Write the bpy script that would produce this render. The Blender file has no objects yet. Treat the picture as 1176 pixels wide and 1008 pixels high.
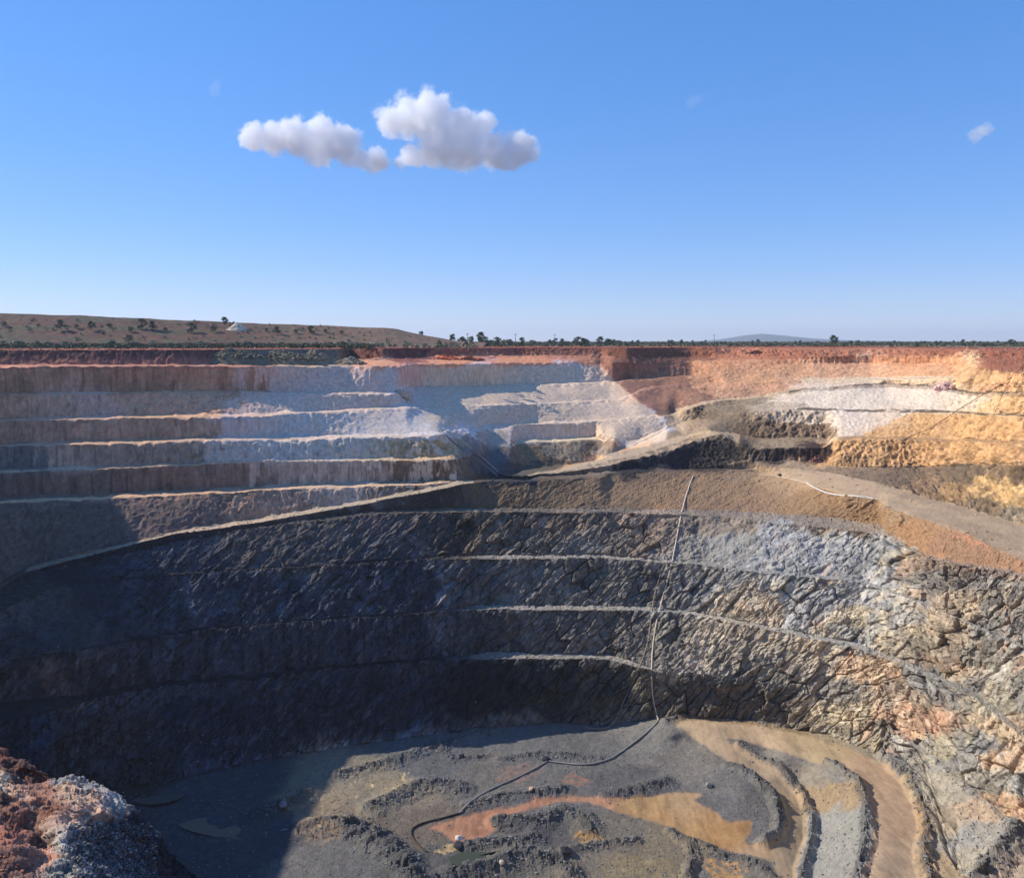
import bpy, math, random, os
import numpy as np
from mathutils import Vector
from mathutils.bvhtree import BVHTree
scene = bpy.context.scene
COL = scene.collection
# ------------------------------------------------------------------ camera
F_PX, CX, CY = 923.0, 588.0, 504.0          # pinhole of the photograph (1176 x 1008)
CAM_H = 4.2
PITCH = math.atan((504 - 392) / F_PX)
SP, CP = math.sin(PITCH), math.cos(PITCH)
cam_d = bpy.data.cameras.new('camera'); cam = bpy.data.objects.new('camera', cam_d); COL.objects.link(cam)
cam_d.sensor_width = 36; cam_d.lens = 36 * F_PX / 1176; cam_d.clip_start = 0.5; cam_d.clip_end = 200000
cam.location = (0, 0, CAM_H); cam.rotation_euler = (math.pi / 2 - PITCH, 0, 0)
scene.camera = cam
# ------------------------------------------------------------------ sky, sun, exposure
SUN_EL, SUN_AZ = 34.5, -73.0                 # degrees; azimuth from +Y, minus = left
w = bpy.data.worlds.new("World"); scene.world = w; w.use_nodes = True
nt = w.node_tree; bg = nt.nodes['Background']
sky = nt.nodes.new('ShaderNodeTexSky'); sky.sky_type = 'NISHITA'; sky.sun_disc = False
sky.sun_elevation = math.radians(SUN_EL); sky.sun_rotation = math.radians(SUN_AZ)
sky.altitude = 300; sky.air_density = 1.0; sky.dust_density = 0.0; sky.ozone_density = 5.0
hs_ = nt.nodes.new('ShaderNodeHueSaturation'); hs_.inputs['Saturation'].default_value = 1.4; hs_.inputs['Hue'].default_value = .5
gmn = nt.nodes.new('ShaderNodeGamma'); gmn.inputs[1].default_value = .5
tn = nt.nodes.new('ShaderNodeMix'); tn.data_type = 'RGBA'; tn.blend_type = 'MULTIPLY'; tn.inputs[0].default_value = 1; tn.inputs[7].default_value = (1.33, 1.42, 1.8, 1)
nt.links.new(sky.outputs[0], gmn.inputs[0]); nt.links.new(gmn.outputs[0], tn.inputs[6]); nt.links.new(tn.outputs[2], hs_.inputs['Color']); nt.links.new(hs_.outputs[0], bg.inputs[0]); bg.inputs[1].default_value = 0.15
sun_d = bpy.data.lights.new('sun', 'SUN'); sun = bpy.data.objects.new('sun', sun_d); COL.objects.link(sun)
sun_d.energy = 3.5; sun_d.angle = math.radians(0.53); sun_d.color = (1.0, 0.93, 0.82)
a, e = math.radians(SUN_AZ), math.radians(SUN_EL)
SUN = Vector((math.sin(a) * math.cos(e), math.cos(a) * math.cos(e), math.sin(e)))
sun.rotation_euler = SUN.to_track_quat('Z', 'Y').to_euler(); sun.location = (0, 0, 300)
scene.view_settings.view_transform = 'Standard'; scene.view_settings.look = 'None'
scene.view_settings.exposure = 0.55; scene.view_settings.gamma = 1.0
scene.cycles.volume_bounces = 32; scene.cycles.volume_step_rate = 1.0; scene.cycles.volume_max_steps = 256
scene.cycles.max_bounces = 32; scene.cycles.diffuse_bounces = 3

# ------------------------------------------------------------------ projection helpers
def ratio_of_y(y):                           # drop per metre of forward distance seen at image row y
    v = y - CY
    return (F_PX * SP + v * CP) / (F_PX * CP - v * SP)
def y_of_ratio(r):
    return CY + F_PX * (r * CP - SP) / (CP + r * SP)
def X_of(x, y, Y):
    v = y - CY
    return (x - CX) / (F_PX * CP - v * SP) * Y
# ------------------------------------------------------------------ noise (numpy)
_rng = np.random.RandomState(7)
_P = np.arange(512); _rng.shuffle(_P); _P = np.concatenate([_P, _P, _P])
_G = _rng.normal(size=(512, 3)); _G /= np.linalg.norm(_G, axis=1)[:, None]
def perlin(x, y, z):
    x, y, z = np.broadcast_arrays(x, y, z)
    xi, yi, zi = np.floor(x).astype(np.int64), np.floor(y).astype(np.int64), np.floor(z).astype(np.int64)
    xf, yf, zf = x - xi, y - yi, z - zi
    u, v, t = [f * f * f * (f * (f * 6 - 15) + 10) for f in (xf, yf, zf)]
    def g(i, j, k):
        h = _P[(_P[(_P[(xi + i) & 511] + yi + j) & 511] + zi + k) & 511]
        q = _G[h]
        return q[..., 0] * (xf - i) + q[..., 1] * (yf - j) + q[..., 2] * (zf - k)
    def L(a, b, t): return a + (b - a) * t
    return 1.5 * L(L(L(g(0,0,0), g(1,0,0), u), L(g(0,1,0), g(1,1,0), u), v),
                   L(L(g(0,0,1), g(1,0,1), u), L(g(0,1,1), g(1,1,1), u), v), t)
def fbm(x, y, z, n=4, gain=0.5):
    s, a = 0, 1
    for i in range(n):
        s = s + a * perlin(x * 2 ** i + 17.3 * i, y * 2 ** i + 5.1 * i, z * 2 ** i + 9.7 * i); a *= gain
    return s
def ridged(x, y, z, n=4, gain=0.55):
    s, a = 0, 1
    for i in range(n):
        s = s + a * (1 - 2.2 * np.abs(perlin(x * 2 ** i + 31.3 * i, y * 2 ** i + 3.1 * i, z * 2 ** i + 7.7 * i))); a *= gain
    return s
def cells(x, y, z):                          # worley: distance to nearest point and a value per cell
    xi, yi, zi = np.floor(x).astype(np.int64), np.floor(y).astype(np.int64), np.floor(z).astype(np.int64)
    best = np.full(x.shape, 9.0); val = np.zeros(x.shape); sec = np.full(x.shape, 9.0)
    for i in (-1, 0, 1):
        for j in (-1, 0, 1):
            for k in (-1, 0, 1):
                h = _P[(_P[(_P[(xi + i) & 511] + yi + j) & 511] + zi + k) & 511]
                q = _G[h] * 0.35 + 0.5
                d = (xi + i + q[..., 0] - x) ** 2 + (yi + j + q[..., 1] - y) ** 2 + (zi + k + q[..., 2] - z) ** 2
                m = d < best
                sec = np.where(m, best, np.minimum(sec, d)); best = np.where(m, d, best); val = np.where(m, h / 512.0, val)
    return np.sqrt(best), val, np.sqrt(sec)
def facets(p, t, seed=0):                    # blocky rock: every cell is a tilted plane
    xi, yi = np.floor(p).astype(np.int64), np.floor(t).astype(np.int64)
    best = np.full(p.shape, 9.0); off = np.zeros(p.shape); val = np.zeros(p.shape); sec = np.full(p.shape, 9.0)
    for i in (-1, 0, 1):
        for j in (-1, 0, 1):
            h = _P[(_P[(xi + i + seed) & 511] + yi + j) & 511]; q = _G[h]
            dx_, dy_ = p - (xi + i + .5 + q[..., 0] * .4), t - (yi + j + .5 + q[..., 1] * .4)
            d = dx_ ** 2 + dy_ ** 2; m = d < best
            g2 = _G[(h * 7 + 13) & 511]
            sec = np.where(m, best, np.minimum(sec, d)); best = np.where(m, d, best)
            off = np.where(m, g2[..., 0] * .9 * dx_ + g2[..., 1] * .9 * dy_ + g2[..., 2] * .45, off); val = np.where(m, h / 512.0, val)
    return off, val, np.sqrt(sec) - np.sqrt(best)
def smooth(e0, e1, x):
    t = np.clip((x - e0) / (e1 - e0), 0, 1); return t * t * (3 - 2 * t)
def s2l(c):
    c = np.asarray(c, float) / 255.0
    return np.where(c <= 0.04045, c / 12.92, ((c + 0.055) / 1.055) ** 2.4)
# ------------------------------------------------------------------ tags
def tag(o, label=None, cat=None, group=None, kind=None):
    for k, v in (('label', label), ('category', cat), ('group', group), ('kind', kind)):
        if v: o[k] = v
    return o
# ------------------------------------------------------------------ materials
def new_mat(name):
    m = bpy.data.materials.new(name); m.use_nodes = True
    b = m.node_tree.nodes['Principled BSDF']; b.inputs['Roughness'].default_value = 0.92
    b.inputs['Specular IOR Level'].default_value = 0.18
    return m, m.node_tree, b
def N(t, kind, **kw):
    n = t.nodes.new(kind)
    for k, v in kw.items(): setattr(n, k, v)
    return n
def rock_material(name, scale=0.35, contrast=0.5, bump=0.5, streak=0.4, rough=0.92, dist=0.6):
    """vertex rock colour x fine procedural grain, gully streaks, and bump, in world metres"""
    m, t, b = new_mat(name); b.inputs['Roughness'].default_value = rough
    co = N(t, 'ShaderNodeTexCoord'); at = N(t, 'ShaderNodeAttribute', attribute_name='rock')
    def noise(sc, det, vec, rg=0.6):
        n = N(t, 'ShaderNodeTexNoise'); n.inputs['Scale'].default_value = sc; n.inputs['Detail'].default_value = det
        n.inputs['Roughness'].default_value = rg; t.links.new(vec, n.inputs['Vector']); return n.outputs['Fac']
    mp = N(t, 'ShaderNodeMapping'); mp.inputs['Scale'].default_value = (1, 1, 0.16)
    t.links.new(co.outputs['Object'], mp.inputs['Vector'])
    n1 = noise(scale, 6, co.outputs['Object'], 0.7); n2 = noise(scale * 1.6, 5, mp.outputs[0], 0.65)
    def rng(v, lo, hi):
        r = N(t, 'ShaderNodeMapRange'); r.inputs['From Min'].default_value = 0.3; r.inputs['From Max'].default_value = 0.7
        r.inputs['To Min'].default_value = lo; r.inputs['To Max'].default_value = hi; t.links.new(v, r.inputs['Value']); return r.outputs[0]
    def mul(a_, b_):
        q = N(t, 'ShaderNodeMath', operation='MULTIPLY'); t.links.new(a_, q.inputs[0]); t.links.new(b_, q.inputs[1]); return q.outputs[0]
    f = mul(rng(n1, 1 - contrast * .5, 1 + contrast * .5), rng(n2, 1 - streak * .5, 1 + streak * .5))
    vm = N(t, 'ShaderNodeVectorMath', operation='SCALE'); t.links.new(at.outputs['Color'], vm.inputs[0]); t.links.new(f, vm.inputs['Scale'])
    t.links.new(vm.outputs[0], b.inputs['Base Color'])
    n3 = noise(scale * 2.4, 6, co.outputs['Object'], 0.75)
    ad = N(t, 'ShaderNodeMath', operation='ADD'); t.links.new(n3, ad.inputs[0]); t.links.new(n2, ad.inputs[1])
    bp = N(t, 'ShaderNodeBump'); bp.inputs['Strength'].default_value = bump; bp.inputs['Distance'].default_value = dist
    t.links.new(ad.outputs[0], bp.inputs['Height']); t.links.new(bp.outputs[0], b.inputs['Normal'])
    return m
def flat_material(name, rgb, var=0.25, scale=3.0, rough=0.8, spec=0.2, bump=0.0):
    m, t, b = new_mat(name); b.inputs['Roughness'].default_value = rough; b.inputs['Specular IOR Level'].default_value = spec
    c = s2l(rgb); n = N(t, 'ShaderNodeTexNoise'); n.inputs['Scale'].default_value = scale; n.inputs['Detail'].default_value = 4
    co = N(t, 'ShaderNodeTexCoord'); t.links.new(co.outputs['Object'], n.inputs['Vector'])
    r = N(t, 'ShaderNodeValToRGB'); r.color_ramp.elements[0].position = .3; r.color_ramp.elements[1].position = .7
    r.color_ramp.elements[0].color = (*[v * (1 - var) for v in c], 1); r.color_ramp.elements[1].color = (*[min(1, v * (1 + var)) for v in c], 1)
    t.links.new(n.outputs['Fac'], r.inputs[0]); t.links.new(r.outputs[0], b.inputs['Base Color'])
    if bump:
        bp = N(t, 'ShaderNodeBump'); bp.inputs['Strength'].default_value = bump; t.links.new(n.outputs['Fac'], bp.inputs['Height'])
        t.links.new(bp.outputs[0], b.inputs['Normal'])
    return m
# ------------------------------------------------------------------ mesh builder
def build_mesh(name, V, Fc, mat, smooth_shade=True, colors=None, parent=None, link=True):
    V = np.asarray(V, np.float32); Fc = np.asarray(Fc, np.int32)
    me = bpy.data.meshes.new(name); k = Fc.shape[1]
    me.vertices.add(len(V)); me.vertices.foreach_set('co', V.ravel())
    me.loops.add(Fc.size); me.loops.foreach_set('vertex_index', Fc.ravel())
    me.polygons.add(len(Fc)); me.polygons.foreach_set('loop_start', np.arange(0, Fc.size, k, dtype=np.int32))
    me.polygons.foreach_set('use_smooth', np.full(len(Fc), smooth_shade))
    if colors is not None:
        at = me.attributes.new('rock', 'FLOAT_COLOR', 'POINT')
        at.data.foreach_set('color', np.concatenate([colors, np.ones((len(V), 1))], 1).astype(np.float32).ravel())
    me.update(calc_edges=True); me.validate()
    me.materials.append(mat)
    if not link: return me
    o = bpy.data.objects.new(name, me); COL.objects.link(o)
    if parent: o.parent = parent
    return o
def compact(V, Fc, C):
    u, inv = np.unique(Fc, return_inverse=True)
    return V[u], inv.reshape(Fc.shape), C[u]

# ================================================================== THE PIT
# columns: dense where the photograph looks, coarse either side of it
xs = np.concatenate([np.linspace(-700, -304, 60), np.arange(-300, -24, 4), np.arange(-24, 1201, 1.0),
                     np.arange(1204, 1480, 4), np.linspace(1484, 1876, 60)])
NX = len(xs)
def gsm(a, s):
    k = np.exp(-0.5 * (np.arange(-12, 13) / s) ** 2); k /= k.sum()
    return np.convolve(np.pad(a, 12, mode='edge'), k, 'valid')
def line(pts, sm=2.0):
    p = np.array(pts, float)
    y = np.interp(xs, p[:, 0], p[:, 1]); d = np.interp(xs, p[:, 0], p[:, 2])
    y, d = gsm(y, sm), gsm(d, sm)
    return [d / ratio_of_y(y), d]            # forward distance, depth below the camera
def behind(ln, wpts, dd=0.35):
    p = np.array(wpts, float)
    return [ln[0] + gsm(np.interp(xs, p[:, 0], p[:, 1]), 2.0), ln[1] - dd]
def pick(a, b, x0, x1):                      # a left of x0, b right of x1
    t = smooth(x0, x1, xs)
    return [a[0] * (1 - t) + b[0] * t, a[1] * (1 - t) + b[1] * t]

c1 = line([(-300,423,11.5),(0,421,11.3),(200,421,11.6),(280,420.5,12),(400,420,12.8),(430,420.5,13),(500,419,13.4),(600,417,13.6),(690,415.8,13.6),(705,417,13.9),(793,416,13.9),(830,417,14),(1000,416,12.9),(1090,417,12),(1130,423,12.5),(1176,428,13),(1476,434,13)])
t1 = pick(behind(c1, [(-300,18),(280,20),(400,22)]), line([(400,411,10.2),(440,411,9.8),(480,409.5,9.6),(600,408.3,9.3),(690,408,9.2),(720,409,9.6),(793,409,10),(830,410,10.4),(1000,409,9.0),(1090,409.5,8.2),(1120,410.5,8.1),(1176,412,8)]), 385, 405)
c0 = behind(t1, [(-300,5),(290,5),(310,7),(385,7),(400,4),(700,5),(820,8),(850,30),(1176,30),(1476,20)]); c0[1] = np.full(NX, 4.2)
c2 = line([(-300,458,24),(0,453,23.5),(290,450.5,24.5),(445,452.5,26.8),(455,452,26.8),(475,446,26.6),(520,444.5,26.8),(600,443,27),(700,439.5,26.2),(723,437,24.8),(793,432,22.3),(830,433,22.3),(925,435.5,23),(1000,434.5,21.8),(1090,433,18.3),(1130,437,17.4),(1176,440,17),(1476,446,17)])
c3 = line([(-300,489,35),(0,483,34.3),(300,478,34.3),(440,470,33.6),(468,469.5,33.7),(482,468,34),(520,466.5,35.5),(600,464.5,36.2),(700,459.8,35.6),(714,459,35.2),(735,448,29.8),(760,444,28),(818,440.5,26),(840,441,25.8),(925,438.5,23.9),(1000,437.5,22.6),(1090,436,19),(1130,440,18.3),(1176,444,18.6),(1476,450,19)])
c4 = line([(-300,520,45),(0,513,44.4),(250,506,43.9),(495,500.5,44.3),(503,500,44.3),(530,494,45.3),(560,489.5,46.3),(600,487.5,46.5),(680,484,45.5),(757,477.5,43),(768,477,42.6),(776,476,42.3),(788,470,39),(805,464.5,36.2),(840,459.5,34),(880,455.5,31.8),(925,448,27.6),(980,443.5,24.8),(1019,441.5,23.8),(1066,443.5,22.6),(1100,450,24.3),(1130,451.5,23.3),(1176,453,21.5),(1476,460,21)])
c5 = line([(-300,551,55),(0,543,54.4),(300,533,53),(500,528.5,54),(520,528,54),(535,524,54.6),(560,514,55),(588,513,55.5),(594,508.5,55),(640,507,55),(687,505,54.5),(694,507,55),(705,508,54.5),(735,503,54),(765,490,48.5),(790,483,45),(830,477,41),(880,473,37.5),(920,470.5,35.8),(960,471,35),(1000,472.5,34.7),(1090,474,33),(1130,477,32),(1176,478,29.8),(1476,487,29.5)])
c6 = line([(-300,588,66),(0,578,65),(300,563,64),(500,556,63.5),(524,554.8,63.2),(540,553,64),(600,549,64),(619,545.5,63.4),(640,542,62.5),(696,534.5,60),(732,526,57.5),(770,516.5,54),(800,504.5,50),(825,497.5,47),(833,500,48),(845,507.5,50.8),(860,514,52.4),(900,514,51.5),(945,514,50.5),(953,508,48),(963,503.5,45.7),(1050,505.5,44.5),(1100,507,42.8),(1176,510,38.8),(1476,520,40)])
cR = line([(-300,745,110),(-60,705,98),(0,676,92),(30,657,88),(80,645,84.6),(150,628,80),(200,614.5,77),(300,600,75),(400,583,70.5),(430,578,69),(470,570,66.8),(530,556.5,63),(560,552.5,63),(600,553,63),(690,548.5,63),(700,544.5,63),(790,540.5,63),(870,541.5,63),(900,548,63),(930,557,62.5),(1007,579,61),(1090,606,61.5),(1135,626,63),(1176,644,64),(1476,760,62)])
Q = pick(behind(cR, [(0,5),(600,4),(800,6)], .2), line([(860,534,60),(950,542,58.6),(1004,554,58.2),(1090,578,60.5),(1176,602,62),(1476,700,60)]), 850, 880)
tR = pick(behind(cR, [(-300,1),(20,1.5),(40,5),(150,5),(300,7),(520,9),(540,12)], .4), line([(540,553.5,66),(560,552,68),(600,551.5,66.5),(640,547,64.4),(690,542.5,63.4),(714,538.5,62.5),(780,537,62.2),(818,536.5,62),(845,533,60.2),(860,529,58.4),(945,529,56.8),(955,534,57.3),(1000,537,57.2),(1060,537,55.2),(1110,535,50.5),(1176,533,44),(1476,545,43)]), 525, 550)
t6 = pick(behind(c6, [(-300,9),(500,8),(525,5)]), pick(line([(525,555,63.4),(540,552.5,65),(600,548,64.5),(619,543,63.5),(640,539.5,63),(700,524,59),(740,514,55.2),(775,503.5,51.2),(795,497.5,49.2),(815,494.5,47.2),(840,497,48.5),(870,503,50.5),(945,503,48.5)]), behind(c6, [(950,7),(1176,7)]), 945, 960), 522, 545)
tW = line([(560,547,66.5),(592,543,66.5),(600,537,66),(640,534,66),(685,529,64.6),(697,522,60.8),(725,512,56.6),(750,500,52.2),(768,489,47.9),(780,487,47)])
tW = pick([t6[0] + 1, t6[1] - .1], pick(tW, [t6[0] + .5, t6[1] - .1], 776, 790), 535, 560)
t5 = behind(c5, [(-300,8),(440,8),(520,7),(535,.5),(588,1),(595,10),(684,10),(692,1),(915,.6),(925,5),(1060,5),(1176,7)])
t4 = behind(c4, [(-300,8),(490,8),(502,8),(530,6),(560,4.5),(745,4.5),(766,3),(776,9),(800,10),(830,11),(870,9),(925,7),(1100,7),(1176,6)])
t3 = behind(c3, [(-300,8),(440,9),(480,8),(520,1.5),(540,5),(700,5),(725,5),(740,8),(818,8),(835,1),(925,.6),(1176,1)])
t2 = behind(c2, [(-300,6),(320,6),(400,7),(450,8),(480,5),(700,6),(720,9),(793,9),(815,1),(1000,3),(1090,3),(1176,1)])
c7 = line([(-300,750,112),(-60,710,100),(30,662,89.5),(80,650,86.5),(150,634,82.5),(200,621,79.5),(270,610,77.5),(330,602,75.8),(430,590.5,73.2),(530,587.5,73.5),(700,588.5,73.5),(830,592,73.4),(900,601,72.5),(950,605,72),(1010,612,71),(1063,640,69),(1090,647,68.5),(1173,661,67),(1476,778,64)])
t7 = behind(c7, [(-300,.5),(80,.5),(250,1),(330,3),(430,5),(830,8),(880,14),(960,16),(1010,12),(1025,2),(1476,1)])
c8 = line([(-300,765,116),(0,700,95),(60,675,91.5),(200,660,90),(370,650,89),(500,642,89),(690,641,89.5),(800,648,88.5),(872,657,87.5),(990,668,86),(1070,698,84),(1176,745,85),(1476,880,83)])
t8 = behind(c8, [(-300,1),(60,1),(200,1.2),(480,1.2),(510,4),(690,4),(760,1.5),(800,2),(990,2),(1070,2),(1176,2)])
c9 = line([(-300,810,125),(0,768,108),(91,748,107),(157,735,107),(234,724,107),(370,713,106),(500,704,106.2),(540,700,106.5),(740,701,106.5),(800,706,105.5),(982,743,104.5),(1041,765,104.5),(1122,802,104),(1176,848,106),(1476,1050,105)])
t9 = behind(c9, [(-300,1),(60,1),(160,1.5),(370,1.5),(520,1.5),(545,5),(740,4),(800,2.5),(1122,4),(1176,3)])
c10 = line([(-300,865,133),(0,830,122.5),(73,811,123),(157,791,123),(219,786,123),(370,769,122.5),(500,758,122.5),(560,756.5,122.5),(700,757,122.3),(800,785,125),(953,812,124.5),(1026,840,126),(1080,878,126),(1130,922,125),(1176,962,124),(1476,1160,124)])
t10 = behind(c10, [(-300,8),(0,14),(60,9),(100,4),(370,2),(530,2),(560,6),(700,4),(800,1),(953,2),(1176,2)])
FL = [(-300,935,149),(0,915,148.5),(140,905,148),(200,896,147.6),(300,873,147.3),(400,856,147),(500,843,147),(600,833,147),(640,829,147),(690,833,146.5),(720,829,145),(760,823.5,141.2),(780,822.5,140.2),(860,829,139.3),(950,843,137.6),(1015,869,136),(1048,902,134.5),(1062,930,133.5),(1078,965,131),(1105,1010,128),(1140,1060,126.5),(1176,1110,125),(1476,1300,124)]
Fl = line(FL)
LN = [c0, t1, c1, t2, c2, t3, c3, t4, c4, t5, c5, tW, t6, c6, tR, Q, cR, t7, c7, t8, c8, t9, c9, t10, c10, Fl]
NAMES = 'c0 t1 c1 t2 c2 t3 c3 t4 c4 t5 c5 tW t6 c6 tR Q cR t7 c7 t8 c8 t9 c9 t10 c10 F'.split()
for k in range(len(LN) - 2, -1, -1):         # every line lies behind the one below it, and above it
    need = LN[k + 1][0] + np.where(np.abs(LN[k][1] - LN[k + 1][1]) > 4, 1.2, 0.3)
    bad = (need - LN[k][0]); i = bad.argmax()
    inside = (xs > -20) & (xs < 1200)
    if os.environ.get('DBG') and bad[inside].max() > 6: print('CLAMP', NAMES[k], NAMES[k+1], 'x', xs[inside][bad[inside].argmax()], round(bad[inside].max(), 1))
    LN[k][0] = np.maximum(LN[k][0], need)
    if NAMES[k] not in ('tW', 't6', 'c6', 'tR'): LN[k][1] = np.minimum(LN[k][1], LN[k + 1][1] - 0.02)
# floor depth: thin-plate spline through levels read off the picture
fp = [(x, y, d) for x, y, d in FL if -20 < x < 1300] + [
 (775,833,140),(850,839,139.3),(900,852,138.8),(960,873,137.2),(1010,898,135.8),(1036,930,133.8),(1040,970,131.3),(1040,1008,129),(1030,1080,125),(1000,1200,122),
 (830,862,142),(870,890,143.5),(900,925,145),(912,955,146),(900,985,146.8),(903,1010,147),(900,1080,147.5),
 (845,848,140),(900,866,139),(950,888,137.6),(985,920,135.5),(990,955,133),(985,1008,130.5),(965,1080,127),
 (880,868,142.4),(915,895,144),(938,925,145.4),(948,960,146.2),(940,1008,147),(935,1080,147.5),
 (855,905,143.5),(820,880,143.3),(870,930,144.8),(800,855,143),(780,850,143.4),(750,870,145.6),(840,955,146.8),(790,900,146),(820,925,146.4),
 (740,840,144.6),(700,850,146.3),(640,860,147.2),(560,880,147.5),(680,900,147.5),(600,905,147.6),(500,905,147.6),(440,900,147.4),(420,930,147.8),
 (520,950,148),(640,945,148.3),(760,945,147.6),(820,965,147.4),(700,920,147.8),(560,1000,149),(660,1000,149.2),(750,1000,148.8),(830,1000,148.4),(400,1000,147.6),
 (350,950,147.8),(300,920,149),(240,920,149.5),(250,950,150),(300,990,149.5),(200,930,149.8),(160,1000,150),(250,1100,150),(600,1150,150),(400,1200,150),(0,1000,150),(0,1200,150),(800,1200,149)]
fp = np.array(fp); sc_ = 100.0
def tps_k(r2): return np.where(r2 > 0, r2 * np.log(r2 + 1e-12), 0)
A_ = fp[:, :2] / sc_; n_ = len(A_)
K = tps_k(((A_[:, None] - A_[None]) ** 2).sum(2)) + np.eye(n_) * 0.002; P_ = np.concatenate([np.ones((n_, 1)), A_], 1)
sol = np.linalg.solve(np.block([[K, P_], [P_.T, np.zeros((3, 3))]]), np.concatenate([fp[:, 2], np.zeros(3)]))
def floor_d(x, y):
    q = np.stack([x.ravel(), y.ravel()], 1) / sc_; out = np.empty(len(q))
    for i in range(0, len(q), 20000):
        s = q[i:i + 20000]
        out[i:i + 20000] = tps_k(((s[:, None] - A_[None]) ** 2).sum(2)) @ sol[:n_] + sol[n_] + s @ sol[n_ + 1:]
    return np.clip(out, 118, 151).reshape(x.shape)
# rows of the grid
rowsY, rowsD, rowsB, rowsF = [], [], [], []             # forward distance, depth, band index
inw = (xs > -20) & (xs < 1200)
for k in range(len(LN) - 1):
    Ya, Da = LN[k]; Yb, Db = LN[k + 1]
    ya, yb = y_of_ratio(Da / Ya), y_of_ratio(Db / Yb)
    n = int(np.clip(np.percentile((yb - ya)[inw], 92) * 1.15, 2, 130))
    for i in range(n):
        f = i / n
        g = f
        rowsY.append(Ya + (Yb - Ya) * g); rowsD.append(Da + (Db - Da) * g); rowsB.append(k if k <= 10 else k - 1); rowsF.append(f)
yF = y_of_ratio(LN[-1][1] / LN[-1][0])
nf = 250
BOT = 1330.0
for i in range(nf + 1):
    f = (i / nf); f = f * 0.75 + 0.25 * f ** 3
    y = yF + (np.maximum(BOT, yF + 60) - yF) * f
    d = floor_d(np.clip(xs, -20, 1300), y); t = smooth(0, 0.06, np.full(NX, f)); d = LN[-1][1] * (1 - t) + d * t
    d = np.where(xs > 1060, np.minimum(d, LN[-1][1] + 20 * f), d)
    rowsY.append(d / ratio_of_y(y)); rowsD.append(d); rowsB.append(24); rowsF.append(f)
Yl, Dl = rowsY[-1], rowsD[-1]
for Yt, Dt, n, b in ((60, 80, 14, 25), (4.0, 5.4, 20, 25), (3.0, 4.2, 3, 25), (0.05, 4.2, 3, 26)):
    for i in range(1, n + 1):
        f = i / n; rowsY.append(Yl + (Yt - Yl) * f); rowsD.append(Dl + (Dt - Dl) * f); rowsB.append(b); rowsF.append(f)
    Yl, Dl = np.full(NX, float(Yt)), np.full(NX, float(Dt))
GY = np.array(rowsY); GD = np.array(rowsD); GB = np.array(rowsB)[:, None] * np.ones((1, NX), int)
NR = GY.shape[0]; GF = np.array(rowsF)[:, None] * np.ones((1, NX))
PXY = y_of_ratio(GD / GY); PX = np.broadcast_to(xs, GY.shape)      # picture coordinates of the smooth surface
shrink = np.interp(xs, [-700, -203, -100, -15, 1450, 1876], [0.5, 0.84, 0.92, 1, 1, 0.55])  # unseen left rim drawn inward so that its shadow covers the floor
GXw = X_of(PX, PXY, GY) * shrink; GYw = GY * shrink; GZw = CAM_H - GD
print('grid', NR, NX, NR * NX)
P0 = np.stack([GXw, GYw, GZw], -1)
# ---- normals of the smooth surface
def grid_normals(Pt):
    du = np.empty_like(Pt); dv = np.empty_like(Pt)
    du[:, 1:-1] = Pt[:, 2:] - Pt[:, :-2]; du[:, 0] = Pt[:, 1] - Pt[:, 0]; du[:, -1] = Pt[:, -1] - Pt[:, -2]
    dv[1:-1] = Pt[2:] - Pt[:-2]; dv[0] = Pt[1] - Pt[0]; dv[-1] = Pt[-1] - Pt[-2]
    n = np.cross(dv, du); n /= (np.linalg.norm(n, axis=2, keepdims=True) + 1e-9)
    return n * np.where(n[..., 2:] < 0, -1, 1)
Nn = grid_normals(P0)
for _ in range(2):
    Nn[1:-1] = (Nn[:-2] + 2 * Nn[1:-1] + Nn[2:]) / 4
Nn /= np.linalg.norm(Nn, axis=2, keepdims=True) + 1e-9
X, Y, Z = P0[..., 0], P0[..., 1], P0[..., 2]
wall = smooth(0.93, 0.72, Nn[..., 2])        # 1 on faces, 0 on flats
lower = smooth(15, 16, GB + 0.0) * (GB < 24)
floor = (GB >= 24) & (GB < 25)
upper = (GB < 15)
# rough broken rock: how coarse the face is in each place
rx = smooth(520, 600, PX) * lower            # right part of the lower walls is blocky
# ---- displacement (metres along the normal)
gul = ridged(X / 3.2, Y / 3.2, Z / 22, 3)                      # vertical gullies
big = fbm(X / 26, Y / 26, Z / 18, 3)
mid = fbm(X / 7, Y / 7, Z / 6, 4, .55)
diag = ridged((X + Z * .75) / 7.5, Y / 7.5, (Z - X * .5) / 26, 4, .6)
cd, cv, cs = cells((X + Z * .5) / 3.6 + .5 * mid, Y / 3.6, Z / 5.0)
cd2, cv2, cs2 = cells(X / 1.5, Y / 1.5, Z / 1.7)
_ln = np.stack([X_of(xs, y_of_ratio(c9[1] / c9[0]), c9[0]), c9[0]], 1)
SS = np.concatenate([[0], np.cumsum(np.linalg.norm(np.diff(_ln, axis=0), axis=1))])[None, :] + 0 * X + .4 * mid
lean = np.radians(52.0)
_st = np.linalg.norm(np.diff(P0[..., :2], axis=0), axis=2); _cum = np.concatenate([np.zeros((1, NX)), np.cumsum(_st, 0)])
_cum = _cum[NR - 300] - _cum; ZT = Z + .55 * _cum
PU, TU = SS * np.sin(lean) - ZT * np.cos(lean), SS * np.cos(lean) + ZT * np.sin(lean)
fA, vA, eA = facets(PU / 4.2 + .1 * big, TU / 13 + .1 * big, 3); fB, vB, eB = facets(PU / 1.5 + .08 * mid + .1 * big, TU / 4.6, 9); fC, vC, eC = facets(PU / .65, TU / 1.5, 21)
fV, vV, eV = facets(SS / 2.2, Z / 12, 31)
disp = np.zeros_like(X)
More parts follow.
